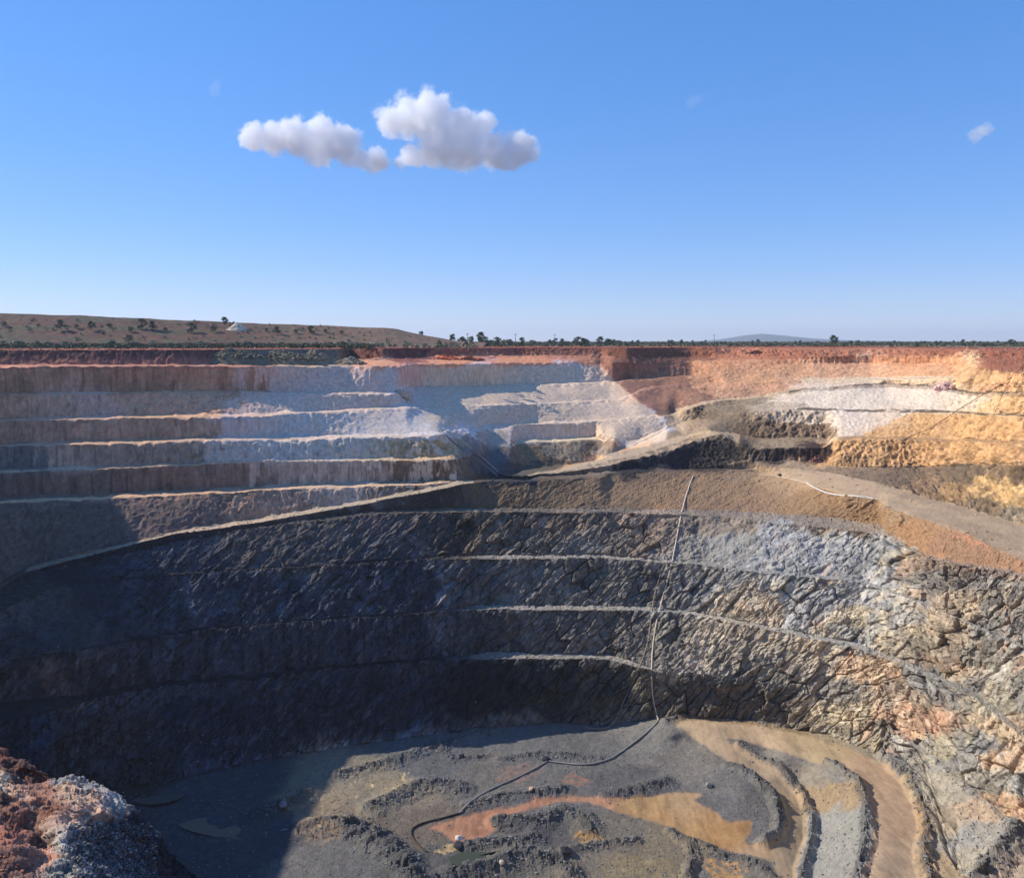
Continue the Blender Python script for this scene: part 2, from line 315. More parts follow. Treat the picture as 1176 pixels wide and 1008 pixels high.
disp += upper * wall * (0.36 * (gul - .8) + 0.55 * big + 0.16 * mid)
brownish = smooth(540, 560, PXY) * smooth(560, 620, PX) * (GB == 15)
disp += (GB == 15) * np.maximum(wall, .65) * (.5 * fA + .35 * fB + .35 * fC + .35 * mid)
slp = ((GB == 12) | (GB == 13)) * smooth(1000, 1060, PX); disp += slp * (.9 * fB + .5 * mid + .4 * fC)
disp += (lower * wall) * (1 - rx) * (1.0 * big + 0.2 * mid + 1.5 * fA * (GB != 21) + 1.1 * fV * (GB >= 21) + .9 * fB + .4 * fC)
am = .4 + .95 * smooth(-.35, .5, fbm(X / 24, Y / 24, Z / 14 + 60, 2))
disp += (rx * wall) * (1.2 * big + 0.3 * mid + am * 1.35 * fA + .75 * fB + .35 * fC - .8 * am * smooth(.12, 0, eA))
disp += (lower * (1 - wall)) * (0.35 * mid + 0.5 * (cv2 - .5) + .25 * (cv - .5))
disp += upper * (1 - wall) * (0.12 * mid + .12 * (cv2 - .5)) * smooth(399, 408, PXY)
disp += floor * (0.35 * big + 0.22 * mid)
disp += (GB == 25) * 1.5 * mid * smooth(10, 80, GY)
edge_noise = lower * (1 - np.abs(2 * wall - 1))
disp += edge_noise * (0.9 * mid)
# far floor seam, keep c0 still
rr1 = (GB == 0) * smooth(780, 860, PX); disp += rr1 * (1.2 * mid + .8 * (cv - .5) + .6 * (gul - .8)) * np.clip((GD - 4.2) / 2, 0, 1)
upr = upper * smooth(770, 800, PX) * (GB >= 3) * (GB <= 10); gul2 = ridged(X / 2.4 + 9, Y / 2.4, Z / 30, 3); upa = upper * smooth(770, 800, PX) * np.maximum(wall, .35) * (GD > 7) * (GB < 14)
disp += upa * .75 * (gul2 - .8)
disp += upr * wall * (.5 * fA + .6 * fB + .3 * fC)
disp += upper * (GB > 1) * .7 * perlin(X / 11, Y / 11, 4.4)
disp[0] = 0
Pt = P0 + Nn * disp[..., None]
tal = ((GB % 2 == 1) & (GB >= 1) & (GB < 14) & (PX < 760)) * smooth(.8, .0, GF) * np.clip(perlin(X / 5, Y / 5, GB * 3.1) + .35 * perlin(X / 1.6, Y / 1.6, 2.2) - .05, 0, 1)
Pt[..., 2] += 1.3 * tal
cru = ((GB % 2 == 0) & (GB >= 2) & (GB < 14)) * smooth(.22, .0, GF) + ((GB % 2 == 1) & (GB < 14)) * smooth(.6, 1, GF) * (1 - (GB == 13))
Pt[..., 2] -= .9 * cru * np.clip(perlin(X / 3.2, Y / 3.2, GB * 1.7) + .3, 0, 1) * (PXY > 412)
# ---- ridges of dumped rock on the floor and along the haul road (picture polylines; height and half width in metres)
RIDGES = [
 ([(838,880),(868,896),(888,915),(896,938),(893,958),(878,968)], 3.2, 1.9),
 ([(850,856),(885,877),(915,905),(932,935),(932,965),(922,1000),(915,1030)], 2.6, 1.6),
 ([(950,877),(983,897),(993,925),(993,960),(984,1008),(978,1060)], 3.4, 1.9),
 ([(1012,868),(1046,900),(1061,935),(1066,955),(1059,975),(1066,1008),(1080,1060)], 3.0, 1.6),
 ([(765,829),(785,822),(830,823),(900,834)], 1.6, 1.8),
 ([(1105,1030),(1150,990),(1185,955),(1230,930)], 3.5, 3.0),
 ([(385,890),(430,880),(470,868),(520,852),(545,842),(560,838)], 1.6, 3.0),
 ([(500,850),(508,862),(520,872),(560,868)], 1.0, 1.5),
 ([(430,928),(455,915),(480,903),(505,900),(528,905)], 2.6, 4.0),
 ([(352,950),(400,948),(430,960),(462,985),(480,1012)], 3.2, 4.0),
 ([(400,955),(440,975)], 2.0, 4.0),
 ([(540,925),(575,915),(610,912),(648,907)], 1.8, 2.6),
 ([(575,945),(620,945),(645,932),(668,940),(676,955)], 2.6, 3.5),
 ([(697,914),(730,908),(765,898)], 2.0, 2.8),
 ([(520,1005),(560,998),(600,985),(640,990),(655,1008)], 3.0, 4.0),
 ([(540,972),(570,968),(600,968),(615,962)], 1.8, 3.0),
 ([(648,978),(680,972),(700,968),(730,965)], 1.4, 1.6),
 ([(575,872),(620,866),(660,868),(690,872)], 1.2, 2.4),
 ([(300,935),(320,928),(345,922),(352,912)], 3.2, 3.5),
 ([(770,955),(790,968),(797,985),(790,1008)], 2.0, 1.6),
 ([(800,970),(840,985),(870,992),(885,1005)], 1.8, 2.0),
]
def px_world(x, y, d=None):
    x, y = np.asarray(x, float), np.asarray(y, float)
    d = floor_d(x, y) if d is None else d
    Yw = d / ratio_of_y(y); return np.stack([X_of(x, y, Yw), Yw, CAM_H - d], -1)
fl_rows = np.where((GB[:, 0] >= 22) & (GB[:, 0] <= 24))[0]; r0 = fl_rows[0]
sub = Pt[r0:]; subXY = P0[r0:, :, :2]
ridge_mask = np.zeros(sub.shape[:2])
for pts, h, wd in RIDGES:
    p = np.array(pts, float); W = px_world(p[:, 0], p[:, 1])[:, :2]
    best = np.full(sub.shape[:2], 1e9)
    for a_, b_ in zip(W[:-1], W[1:]):
        ab = b_ - a_; t = np.clip(((subXY - a_) @ ab) / (ab @ ab), 0, 1)
        q = a_ + t[..., None] * ab; best = np.minimum(best, np.linalg.norm(subXY - q, axis=2))
    r = best / wd + 0.35 * mid[r0:]
    prof = np.clip(1 - r / 1.6, 0, 1) ** 1.0
    hh = h * prof * (0.8 + 0.5 * (cv[r0:] - .5) + .35 * mid[r0:])
    sub[..., 2] += hh; ridge_mask = np.maximum(ridge_mask, prof)
Pt[r0:] = sub
rm = np.zeros(X.shape); rm[r0:] = ridge_mask
Pt[..., 2] += rm * .9 * (cv2 - .5)

# ================================================================== ROCK COLOURS (by place, with some shade and light put into the colour)
# roads and puddles: polygons in plan, with ragged edges
def blend(A, m, rgb):
    A[...] = A * (1 - m[..., None]) + s2l(rgb) * m[..., None]
def inpoly(x, y, poly):
    p = np.array(poly, float); ins = np.zeros(x.shape, bool); j = len(p) - 1
    for i in range(len(p)):
        c = ((p[i, 1] > y) != (p[j, 1] > y)) & (x < (p[j, 0] - p[i, 0]) * (y - p[i, 1]) / (p[j, 1] - p[i, 1] + 1e-12) + p[i, 0])
        ins ^= c; j = i
    return ins
CC = [ # x, y, r, g, b
(0,410,112,66,58),(150,410,108,62,58),(270,412,118,70,62),(295,408,122,110,92),(340,410,125,115,95),(390,411,130,115,92),(420,407,120,58,50),(470,407,125,60,52),(430,416,198,138,105),(520,414,198,128,92),(600,412,196,125,88),(680,411,190,115,80),(520,403,165,80,55),(600,403,158,72,50),(680,402,165,80,55),(350,418,150,128,105),
(0,430,122,72,60),(150,430,118,68,58),(290,430,112,62,54),(350,430,150,125,120),(395,432,160,142,140),(435,432,178,165,165),(480,430,172,140,132),(545,430,188,170,170),(600,428,178,150,145),(660,430,196,188,190),(0,446,108,80,66),(150,446,112,78,64),(290,444,116,68,58),(340,444,158,140,138),
(0,465,132,102,88),(60,468,132,110,100),(110,465,136,118,116),(180,465,132,104,84),(240,465,136,110,92),(290,465,150,138,136),(330,462,160,150,150),(370,462,200,180,172),(430,462,205,190,184),(460,462,196,192,200),
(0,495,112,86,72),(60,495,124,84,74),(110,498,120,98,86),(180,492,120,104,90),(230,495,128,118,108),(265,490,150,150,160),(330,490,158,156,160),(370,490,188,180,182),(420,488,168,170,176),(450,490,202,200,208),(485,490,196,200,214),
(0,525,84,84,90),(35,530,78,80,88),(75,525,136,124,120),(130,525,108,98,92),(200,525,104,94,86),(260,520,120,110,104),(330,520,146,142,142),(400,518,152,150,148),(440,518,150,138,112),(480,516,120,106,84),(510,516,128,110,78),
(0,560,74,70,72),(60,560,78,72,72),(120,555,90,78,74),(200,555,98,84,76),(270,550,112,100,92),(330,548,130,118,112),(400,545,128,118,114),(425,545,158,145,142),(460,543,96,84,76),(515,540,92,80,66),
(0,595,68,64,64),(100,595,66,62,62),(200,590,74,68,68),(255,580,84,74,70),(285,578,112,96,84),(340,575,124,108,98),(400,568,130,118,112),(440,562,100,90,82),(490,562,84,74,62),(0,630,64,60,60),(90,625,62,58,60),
(500,450,190,188,200),(560,452,196,184,184),(620,450,205,192,188),(690,448,205,192,188),(500,476,184,188,206),(545,472,188,192,210),(600,475,202,192,196),(700,470,200,192,196),(560,485,182,178,182),(530,490,176,180,196),(560,500,126,122,120),(600,495,160,150,146),(640,492,176,166,160),(680,492,160,146,136),(740,488,192,188,192),(725,478,200,194,198),
(540,512,96,92,96),(560,528,66,70,80),(610,520,92,82,66),(650,518,104,98,88),(680,518,92,84,70),(700,505,112,100,88),(725,505,156,150,148),(750,492,186,182,184),(590,545,58,58,62),(630,535,64,62,56),(700,520,110,104,100),
(710,425,150,84,66),(745,426,172,104,84),(785,426,176,112,92),(720,434,140,78,62),(770,437,165,100,80),(710,440,140,82,66),(740,455,176,112,88),(775,455,182,118,92),(810,448,170,104,78),(775,466,120,90,74),(720,407,130,68,50),(760,405,120,64,48),(800,406,150,78,54),
(690,527,160,136,108),(740,512,162,138,108),(770,506,150,126,98),(800,497,176,152,122),(785,480,182,154,124),(797,486,190,160,130),(805,463,176,150,120),(840,457,172,146,118),(720,522,128,108,84),(660,538,126,106,82),
(740,535,60,54,52),(780,525,60,52,52),(820,515,62,55,52),(835,525,64,58,54),  # shaded face under the ramp, its darkness put into the colour
(800,478,128,106,86),(830,468,156,134,108),(835,482,132,112,90),(870,466,188,166,138),(855,485,120,102,80),(870,490,128,108,84),(920,492,138,112,86),(895,466,200,176,144),(900,478,188,166,134),(945,480,200,180,154),(940,492,140,116,92),(900,508,152,132,106),(900,520,72,62,58),(935,522,80,60,54),
(840,410,196,108,74),(850,425,222,150,112),(880,440,215,150,108),(830,440,210,150,118),(900,410,182,96,66),(960,410,176,98,70),(905,425,222,158,116),(950,424,228,178,148),(1000,424,230,184,156),(1050,424,224,160,120),(1040,408,178,100,72),(1090,418,226,176,136),(1110,412,232,200,165),(1095,404,160,84,58),(1140,405,158,80,56),(1176,410,160,82,58),(1140,420,150,76,54),(1176,422,158,82,56),(1140,437,222,176,130),(1176,436,220,170,118),(915,438,226,196,170),(1000,438,222,192,166),(1060,438,224,190,156),
(900,448,200,170,134),(940,456,228,210,186),(1000,456,238,220,198),(1060,456,238,218,190),(1100,460,232,204,162),(1140,462,228,190,140),(1176,464,226,182,128),(940,478,222,208,192),(980,484,228,206,196),(965,495,214,186,156),(1020,480,226,190,146),(1060,490,216,166,106),(1110,492,216,164,102),(1176,494,214,162,102),(1000,496,218,170,112),
(975,515,208,162,106),(1010,520,196,156,106),(1060,520,186,148,104),(1120,520,190,150,100),(1176,520,188,146,98),(985,530,150,128,104),(950,530,200,160,112),
(860,536,134,114,94),(920,540,168,144,116),(960,542,150,126,102),(900,545,150,126,100),(990,550,138,116,94),(1000,562,156,132,104),(1050,582,150,126,100),(1100,595,150,124,98),(1150,620,154,128,102),
(1040,545,126,106,86),(1060,560,150,122,92),(1110,545,120,102,82),(1100,565,170,136,92),(1140,560,208,170,112),(1170,570,214,176,118),(1120,580,140,118,92),(1176,590,140,128,108),(1176,545,130,108,84),(1176,610,150,130,106),
(760,544,118,98,80),(640,552,112,94,74),(560,570,112,96,78),(620,566,118,100,80),(700,566,126,104,82),(780,560,132,108,84),(850,562,134,110,86),(940,578,140,114,86),(820,585,128,104,84),(950,595,132,108,84),(1000,600,140,114,86),(1050,615,150,116,84),(1095,625,146,114,88),(1125,638,146,114,88),(1155,648,150,118,92),(600,582,104,88,72),(700,582,108,92,76),
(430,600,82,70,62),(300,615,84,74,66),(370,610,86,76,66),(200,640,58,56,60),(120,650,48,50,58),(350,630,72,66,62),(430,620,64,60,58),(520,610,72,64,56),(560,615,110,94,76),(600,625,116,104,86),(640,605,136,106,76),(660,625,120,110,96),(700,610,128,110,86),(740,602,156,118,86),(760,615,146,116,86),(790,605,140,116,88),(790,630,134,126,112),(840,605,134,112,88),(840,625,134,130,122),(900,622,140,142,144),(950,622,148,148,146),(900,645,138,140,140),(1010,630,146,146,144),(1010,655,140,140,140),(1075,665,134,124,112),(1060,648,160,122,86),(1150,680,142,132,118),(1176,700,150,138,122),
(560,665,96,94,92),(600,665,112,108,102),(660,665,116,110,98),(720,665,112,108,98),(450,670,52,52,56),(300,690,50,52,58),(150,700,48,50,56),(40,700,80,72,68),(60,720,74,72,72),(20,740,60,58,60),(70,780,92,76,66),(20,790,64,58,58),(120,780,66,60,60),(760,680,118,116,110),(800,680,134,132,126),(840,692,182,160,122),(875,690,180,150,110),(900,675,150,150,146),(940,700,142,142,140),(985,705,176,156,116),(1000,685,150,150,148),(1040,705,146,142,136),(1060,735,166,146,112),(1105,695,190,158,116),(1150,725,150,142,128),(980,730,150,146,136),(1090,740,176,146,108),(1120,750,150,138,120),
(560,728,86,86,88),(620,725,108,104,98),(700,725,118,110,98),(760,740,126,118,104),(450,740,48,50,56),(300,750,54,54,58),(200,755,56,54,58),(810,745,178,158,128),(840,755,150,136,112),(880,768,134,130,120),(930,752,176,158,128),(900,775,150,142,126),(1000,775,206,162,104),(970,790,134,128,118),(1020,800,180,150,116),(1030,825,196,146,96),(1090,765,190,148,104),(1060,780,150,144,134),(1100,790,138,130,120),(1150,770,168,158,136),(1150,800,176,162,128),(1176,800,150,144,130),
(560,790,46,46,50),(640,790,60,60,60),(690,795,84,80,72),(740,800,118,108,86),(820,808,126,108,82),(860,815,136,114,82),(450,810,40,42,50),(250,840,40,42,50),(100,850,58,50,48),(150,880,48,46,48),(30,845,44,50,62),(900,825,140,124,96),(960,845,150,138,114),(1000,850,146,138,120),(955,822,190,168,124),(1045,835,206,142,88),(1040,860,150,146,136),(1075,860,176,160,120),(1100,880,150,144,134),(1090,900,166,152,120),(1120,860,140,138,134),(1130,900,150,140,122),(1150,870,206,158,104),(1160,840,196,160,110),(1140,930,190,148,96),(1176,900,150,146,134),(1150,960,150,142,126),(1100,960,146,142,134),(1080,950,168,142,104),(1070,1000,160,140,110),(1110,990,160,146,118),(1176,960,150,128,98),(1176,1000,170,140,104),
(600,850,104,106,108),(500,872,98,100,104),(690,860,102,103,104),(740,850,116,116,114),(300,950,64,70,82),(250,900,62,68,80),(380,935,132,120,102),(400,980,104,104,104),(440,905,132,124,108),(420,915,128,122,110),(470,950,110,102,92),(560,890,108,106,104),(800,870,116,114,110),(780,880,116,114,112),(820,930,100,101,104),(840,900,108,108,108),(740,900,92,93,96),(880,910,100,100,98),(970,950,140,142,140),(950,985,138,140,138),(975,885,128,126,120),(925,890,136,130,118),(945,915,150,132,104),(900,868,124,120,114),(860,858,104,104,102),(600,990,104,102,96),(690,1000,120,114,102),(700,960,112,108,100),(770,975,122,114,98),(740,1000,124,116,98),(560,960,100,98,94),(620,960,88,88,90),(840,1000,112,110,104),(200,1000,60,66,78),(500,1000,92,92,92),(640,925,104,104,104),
(600,1200,110,105,98),(100,1200,100,90,80),(1100,1200,150,135,110)]
CC = np.array(CC, float)
def idw(x, y, C, ax=1.0, ay=2.0, eps=20.0, pw=3.2):
    q = np.stack([x.ravel() * ax, y.ravel() * ay], 1); pc = C[:, :2] * np.array([ax, ay]); lin = s2l(C[:, 2:5])
    out = np.empty((len(q), 3))
    for i in range(0, len(q), 40000):
        s = q[i:i + 40000]
        d2 = (s ** 2).sum(1)[:, None] + (pc ** 2).sum(1)[None] - 2 * s @ pc.T
        wt = 1.0 / (np.maximum(d2, 0) + eps) ** pw
        out[i:i + 40000] = (wt @ lin) / wt.sum(1)[:, None]
    return out.reshape(x.shape + (3,))
w1 = perlin(X / 14, Y / 14, Z / 9); w2 = perlin(X / 14 + 50, Y / 14, Z / 9 + 30)
w3 = fbm(X / 5 + 9, Y / 5, Z / 6, 3); w4 = fbm(X / 5 + 70, Y / 5, Z / 6, 3)
wb = np.interp(PXY, [412, 416, 438, 460, 478, 492, 500], [684, 686, 706, 732, 758, 766, 766]) + 3 * w3
w5 = fbm(X / 4.5, Y / 4.5, Z / 26 + 40, 4, .6)
cx = np.clip(PX + 10 * w1 + 7 * w3 + 20 * w5 * wall, -20, 1200); cy = PXY + np.where(GB < 15, 4.0, 7.0) * (w2 + .8 * w4)
cy = np.where(GB < 15, np.clip(cy, PXY - 5, PXY + 5), cy)
cx = cx + (GB < 15) * smooth(770, 800, PX) * 10 * w5
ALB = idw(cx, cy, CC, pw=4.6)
ww = upper * smooth(470, 500, PX + 8 * w5) * (PX < wb) * smooth(417, 424, PXY - 5 * w5 * (PX < 560)) * smooth(493, 486, PXY - smooth(640, 740, PX) * 20 + 10 * w5)
wc = s2l((222, 206, 188)) * (1 + .10 * w5 + .08 * w3)[..., None]
ALB = ALB * (1 - .8 * ww[..., None]) + wc * .8 * ww[..., None]
rd = upper * (PX > wb) * smooth(830, 815, PX + 4 * w3) * (PX > 684) * (PXY < 469) * (PXY > 411) * (GB < 7)
ALB = ALB * (1 - .7 * rd[..., None]) + s2l((158, 100, 80)) * (1 + .15 * w5)[..., None] * .7 * rd[..., None]
for poly, rgb, k_ in [([(795,414),(1000,411),(1105,406),(1122,402),(1100,432),(925,434),(905,447),(860,458),(820,457),(795,441)], (216, 152, 112), .62),
   ([(925,435),(1090,431),(1098,441),(1019,439),(925,446)], (232, 206, 182), .6),
   ([(925,448),(1060,443),(1140,455),(1120,471),(1045,473),(1012,490),(985,503),(962,500),(950,486),(880,484),(862,468),(900,452)], (236, 216, 196), .7),
   ([(1010,497),(1040,474),(1130,477),(1200,478),(1200,533),(960,536),(946,530),(960,504)], (212, 164, 108), .65),
   ([(1098,432),(1120,404),(1132,412),(1135,425),(1200,430),(1200,452),(1110,449)], (224, 178, 132), .6),
   ([(800,468),(880,461),(925,463),(955,484),(845,486),(838,500),(818,492)], (176, 152, 124), .55), ([(845,487),(958,486),(962,503),(850,505)], (140, 116, 92), .6),
   ([(1128,425),(1122,412),(1130,403),(1200,403),(1200,426)], (158, 84, 60), .75)]:
    m = upper * inpoly(PX + 9 * w5 + 3 * w3, PXY + 1.0 * w4, poly)
    ALB = ALB * (1 - k_ * m[..., None]) + s2l(rgb) * (1 + .14 * w5 + .12 * w3)[..., None] * k_ * m[..., None]
for b_, x0_, x1_, rgb in [(2,-999,290,(122,82,66)),(2,290,432,(168,152,148)),(4,-999,275,(136,110,94)),(4,275,482,(182,170,166)),(6,-999,255,(124,102,88)),(6,255,505,(172,168,170)),
   (8,-999,55,(82,82,88)),(8,55,235,(116,102,92)),(8,235,435,(152,148,146)),(8,435,530,(132,114,84)),(10,-999,300,(92,80,74)),(10,300,415,(132,122,116)),(10,415,535,(94,82,70))]:
    xx_ = PX + 34 * w5 + 6 * w3
    m = (GB == b_) * (xx_ > x0_) * (xx_ <= x1_) * (PX < 540)
    ALB = ALB * (1 - .55 * m[..., None]) + s2l(rgb) * (1 + .22 * w5 + .12 * w3)[..., None] * .55 * m[..., None]
wsp = smooth(.15, .5, w5 + .3 * w3) * (GB < 13) * wall * smooth(330, 400, PX + 20 * w3) * (PX < 525) * (PXY > 452) * (PXY < 560); blend(ALB, wsp * .6, (226, 212, 200))
ALB *= (1 - .28 * upa * smooth(.9, .3, gul2))[..., None]  # gully recesses darkened, shade painted into the rock colour
isberm = ((GB % 2 == 1) & (GB < 15)) | (GB == 14)
# berm tops: dusty, with the sunlit outer edge painted pale
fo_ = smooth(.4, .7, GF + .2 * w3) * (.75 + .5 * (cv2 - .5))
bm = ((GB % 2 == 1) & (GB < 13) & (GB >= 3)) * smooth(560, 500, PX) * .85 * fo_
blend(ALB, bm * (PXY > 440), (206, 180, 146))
blend(ALB, ((GB == 1) & (PX < 290)) * .7 * fo_, (150, 112, 88))
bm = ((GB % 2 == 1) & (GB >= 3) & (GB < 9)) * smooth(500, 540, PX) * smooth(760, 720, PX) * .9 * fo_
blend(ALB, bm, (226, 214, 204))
blend(ALB, ((GB == 9)) * smooth(585, 595, PX) * smooth(695, 690, PX) * .9, (205, 196, 170))
blend(ALB, ((GB == 7) & (PX > 770) & (PX < 900)) * .9, (200, 170, 134))
blend(ALB, ((GB >= 13) & (GB <= 14) & (PX < 545)) * smooth(26, 34, PX) * (.45 + .4 * smooth(60, 260, PX)), (160, 147, 124))
blend(ALB, ((GB == 16) & (PX > 330) & (PX < 560)) * .6, (150, 132, 108))
dk = ((GB == 7) | (GB == 9)) & (PX > 905)
blend(ALB, dk * smooth(-.3, .3, w3 + .3) * .9, (84, 74, 64)); blend(ALB, ((GB == 8) & (GF < .12) & (PX > 905)) * .5, (120, 105, 90))
blend(ALB, ((GB == 11) & (PX > 960)) * .5, (150, 118, 84)); blend(ALB, ((GB == 12) & (GF > .92) & (PX > 1050)) * .7, (90, 76, 62))
bm = ((GB == 18) | (GB == 20) | (GB == 22)) * smooth(530, 560, PX) * smooth(780, 720, PX) * .5
blend(ALB, bm, (158, 142, 120))
bm = ((GB == 18) | (GB == 20) | (GB == 22)) * smooth(780, 840, PX) * .6
blend(ALB, bm, (118, 115, 110))
# white streaks and spills down the pale benches
st = ridged(X / 2.6, Y / 2.6, Z / 30, 2)
sp = smooth(.95, 1.5, st + .5 * w3) * (GB < 13) * smooth(330, 380, PX) * smooth(540, 490, PX) * smooth(440, 460, PXY) * .55
blend(ALB, sp, (228, 210, 196))
sd = smooth(1.0, 1.5, ridged(X / 5.0 + 40, Y / 5.0, Z / 60, 2)) * (GB < 13) * wall
ALB *= (1 - .35 * sd * (PX < 860))[..., None]
# quartz veins in the dark rock
vn = ridged((X * .8 + Z * .9) / 30, Y / 34, (Z - X * .3) / 40, 1)
vm_ = smooth(.985, 1.0, vn) * lower * smooth(-.1, .25, fbm(X / 18, Y / 18, Z / 12 + 80, 2))

# iron staining and pale fracture faces in the lower right walls
fs = smooth(.2, .6, perlin(PU / 7, TU / 22, 3.3) + .5 * (vB - .5) + .6 * perlin(PU / 2, TU / 9, 8.3)) * rx * wall
pass
fo = smooth(.4, .7, perlin(PU / 9 + 30, TU / 20, 5.3) + .5 * (vA - .5) + .5 * perlin(PU / 2, TU / 8, 1.3)) * rx * wall
pass
ff = smooth(.1, .6, fbm((X + Z * .7) / 5 + 13, Y / 5, Z / 9 + 3, 4)) * lower * wall
ALB *= (1 - .3 * ff * smooth(500, 600, PX))[..., None]
FSO = 1
mu = ALB.mean(-1, keepdims=True); ds = (rx * .5 * (GB >= 16))[..., None]; ALB = ALB * (1 - ds) + (mu * np.array([1.12, 1.0, .84])) * ds
ALB *= ((.78 + .44 * vB) * (.84 + .32 * vA) * (.84 + .32 * vC))[..., None] ** (lower * wall)[..., None]
ALB *= (1 - (.4 * smooth(.14, .0, eB) + .25 * smooth(.10, .0, eA)) * lower * wall * (.3 + .7 * am))[..., None]  # crack edges darkened to paint the relief shade that skylight leaves weak
ALB *= ((.7 + .6 * vV) * (1 + .25 * w5))[..., None] ** (((GB == 21) | (GB == 19)) * wall * smooth(600, 540, PX))[..., None]
vb = smooth(.80, .95, vB) * smooth(.2, .8, perlin(PU / 12, TU / 30, 2.2) + .6) * lower * wall * smooth(640, 400, PX); blend(ALB, vb * .18, (112, 106, 102))
ALB *= ((.84 + .32 * vB) * (.86 + .28 * vC) * (1 + .16 * w5))[..., None] ** (upper * np.maximum(wall, .3) * (.6 + 1.2 * (PX > 780)))[..., None]
ALB *= (0.80 + .4 * cv)[..., None] ** (floor * .3)[..., None]
ALB *= (0.86 + .28 * cv2)[..., None] ** (lower + floor * .6)[..., None]
blend(ALB, fs * .32 * smooth(800, 930, PX), (206, 182, 140)); blend(ALB, fo * .24 * smooth(760, 950, PX), (192, 132, 84))
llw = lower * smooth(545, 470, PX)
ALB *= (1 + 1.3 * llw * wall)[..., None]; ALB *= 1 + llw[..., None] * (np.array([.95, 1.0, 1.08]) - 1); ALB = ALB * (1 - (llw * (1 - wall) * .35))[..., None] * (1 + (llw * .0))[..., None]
ROAD = [(774,831),(790,826),(830,828),(870,833),(930,845),(985,861),(1020,880),(1043,905),(1053,935),(1056,958),(1050,975),(1056,1010),(1060,1060),(1050,1200),(985,1200),(985,1060),(990,1008),(1000,960),(999,928),(988,903),(957,883),(905,865),(860,851),(838,846),(830,847),(866,867),(896,889),(921,919),(931,940),(929,968),(920,991),(916,1010),(915,1200),(886,1200),(888,1008),(891,990),(874,985),(837,979),(797,965),(779,951),(713,933),(676,920),(640,921),(604,930),(575,941),(573,952),(553,963),(538,973),(522,966),(512,956),(492,950),(522,939),(548,934),(579,927),(630,916),(676,914),(717,917),(786,908),(808,912),(797,918),(823,932),(837,945),(859,940),(863,954),(855,966),(881,970),(895,962),(898,939),(884,910),(858,888),(814,859)]
ex = PX + (1.6 + 3.5 * ((PX < 868) & (PXY > 896))) * w3 + 1.2 * perlin(X / 1.6, Y / 1.6, 3.3); ey = PXY + (.8 + 1.2 * ((PX < 868) & (PXY > 896))) * w4
road = inpoly(ex, ey, ROAD) & (GB >= 23) & (PXY > 826) & (rm < .45)
rc = np.array([(500,950,190,120,80),(560,945,188,116,76),(620,926,186,120,80),(680,920,192,134,90),(740,925,186,142,82),(760,940,196,146,84),(820,960,188,136,74),(850,950,178,128,66),(780,915,190,150,98),(870,980,180,142,98),(905,985,176,146,104),(915,940,180,148,102),(880,890,176,146,106),(830,855,184,152,110),(790,833,206,170,122),(860,840,198,162,116),(940,860,192,160,108),(1000,885,186,148,104),(1030,930,184,146,104),(1030,1000,186,152,110)])
RA = idw(PX, PXY, rc, 1, 1, 60, 1.6)
trk = 1 + .16 * perlin(X / 1.1, Y / 9, 0) + .14 * w3 + .1 * perlin(X / .7, Y / .7, 1)
mud = smooth(.1, .5, fbm(X / 4, Y / 9, 4.2, 3))
RA = RA * np.array([.93, .98, 1.12]) * trk[..., None] * (1 - .18 * mud)[..., None]
soft = sum(inpoly(ex + a_, ey + b_, ROAD) for a_, b_ in ((3, 0), (-3, 0), (0, 1.6), (0, -1.6), (2, 1), (-2, -1), (2, -1), (-2, 1))) / 8.0
soft = smooth(.1, .9, soft + .25 * w4 + .15 * (cv2 - .5)) * (GB >= 23) * (PXY > 826) * (1 - smooth(.35, .6, rm))
ALB = ALB * (1 - soft[..., None] * .94) + RA * soft[..., None] * .94
rt = (GB == 14) & (PX > 870)
rtn = 1 + .12 * perlin(GF * 9, PX / 60, 1.0) + .1 * w3; blend(ALB, rt * .8, (186, 160, 128)); ALB = np.where(rt[..., None], ALB * rtn[..., None], ALB)
sl = ((GB == 12) | (GB == 13)) * smooth(1000, 1060, PX) * smooth(540, 550, PXY); ALB *= (1 - .25 * sl * smooth(-.2, .4, w3))[..., None]
for poly, rgb, s in [([(1094,608),(1134,624),(1136,630),(1094,616)], (176, 106, 78), .8), ([(568,898),(575,884),(607,874),(624,878),(618,890),(600,899)], (146, 116, 102), .55), ([(642,893),(655,888),(672,890),(682,898),(668,901),(650,901)], (150, 112, 94), .7),
   ([(418,900),(440,890),(462,894),(462,910),(450,922),(430,920),(425,908)], (160, 142, 110), .45), ([(500,972),(520,966),(528,972),(512,980),(497,980)], (196, 170, 120), .8),
   ([(655,962),(672,957),(692,960),(695,968),(670,970)], (176, 136, 70), .8), ([(690,985),(740,980),(780,990),(780,1010),(690,1010)], (156, 136, 92), .35),
   ([(800,983),(850,992),(860,1000),(850,1010),(815,1008)], (186, 140, 76), .7), ([(355,905),(400,898),(425,905),(400,925),(360,930)], (160, 142, 112), .5), ([(340,945),(372,948),(400,958),(370,970),(340,962)], (160, 132, 104), .5)]:
    m = inpoly(PX + 5 * w3, PXY + 2.5 * w4, poly) & ((GB == 24) | (PXY < 700))
    blend(ALB, m * s * smooth(-.5, .3, perlin(X / 2, Y / 2, 8.1)), rgb)
pale = (GB == 24) * smooth(.55, .75, perlin(X / 1.3, Y / 2.6, 5.5)) * inpoly(PX, PXY, [(395,880),(470,885),(475,930),(380,975),(330,950),(340,920)])
blend(ALB, pale * .7, (210, 190, 140))
blend(ALB, smooth(.5, .8, rm) * (1 - road) * .6, (74, 75, 78))  # ridges darkened: dark rubble together with painted shadow
blend(ALB, ((GB == 11) & (PX > 605) & (PX < 850)) * .85, (196, 166, 130))
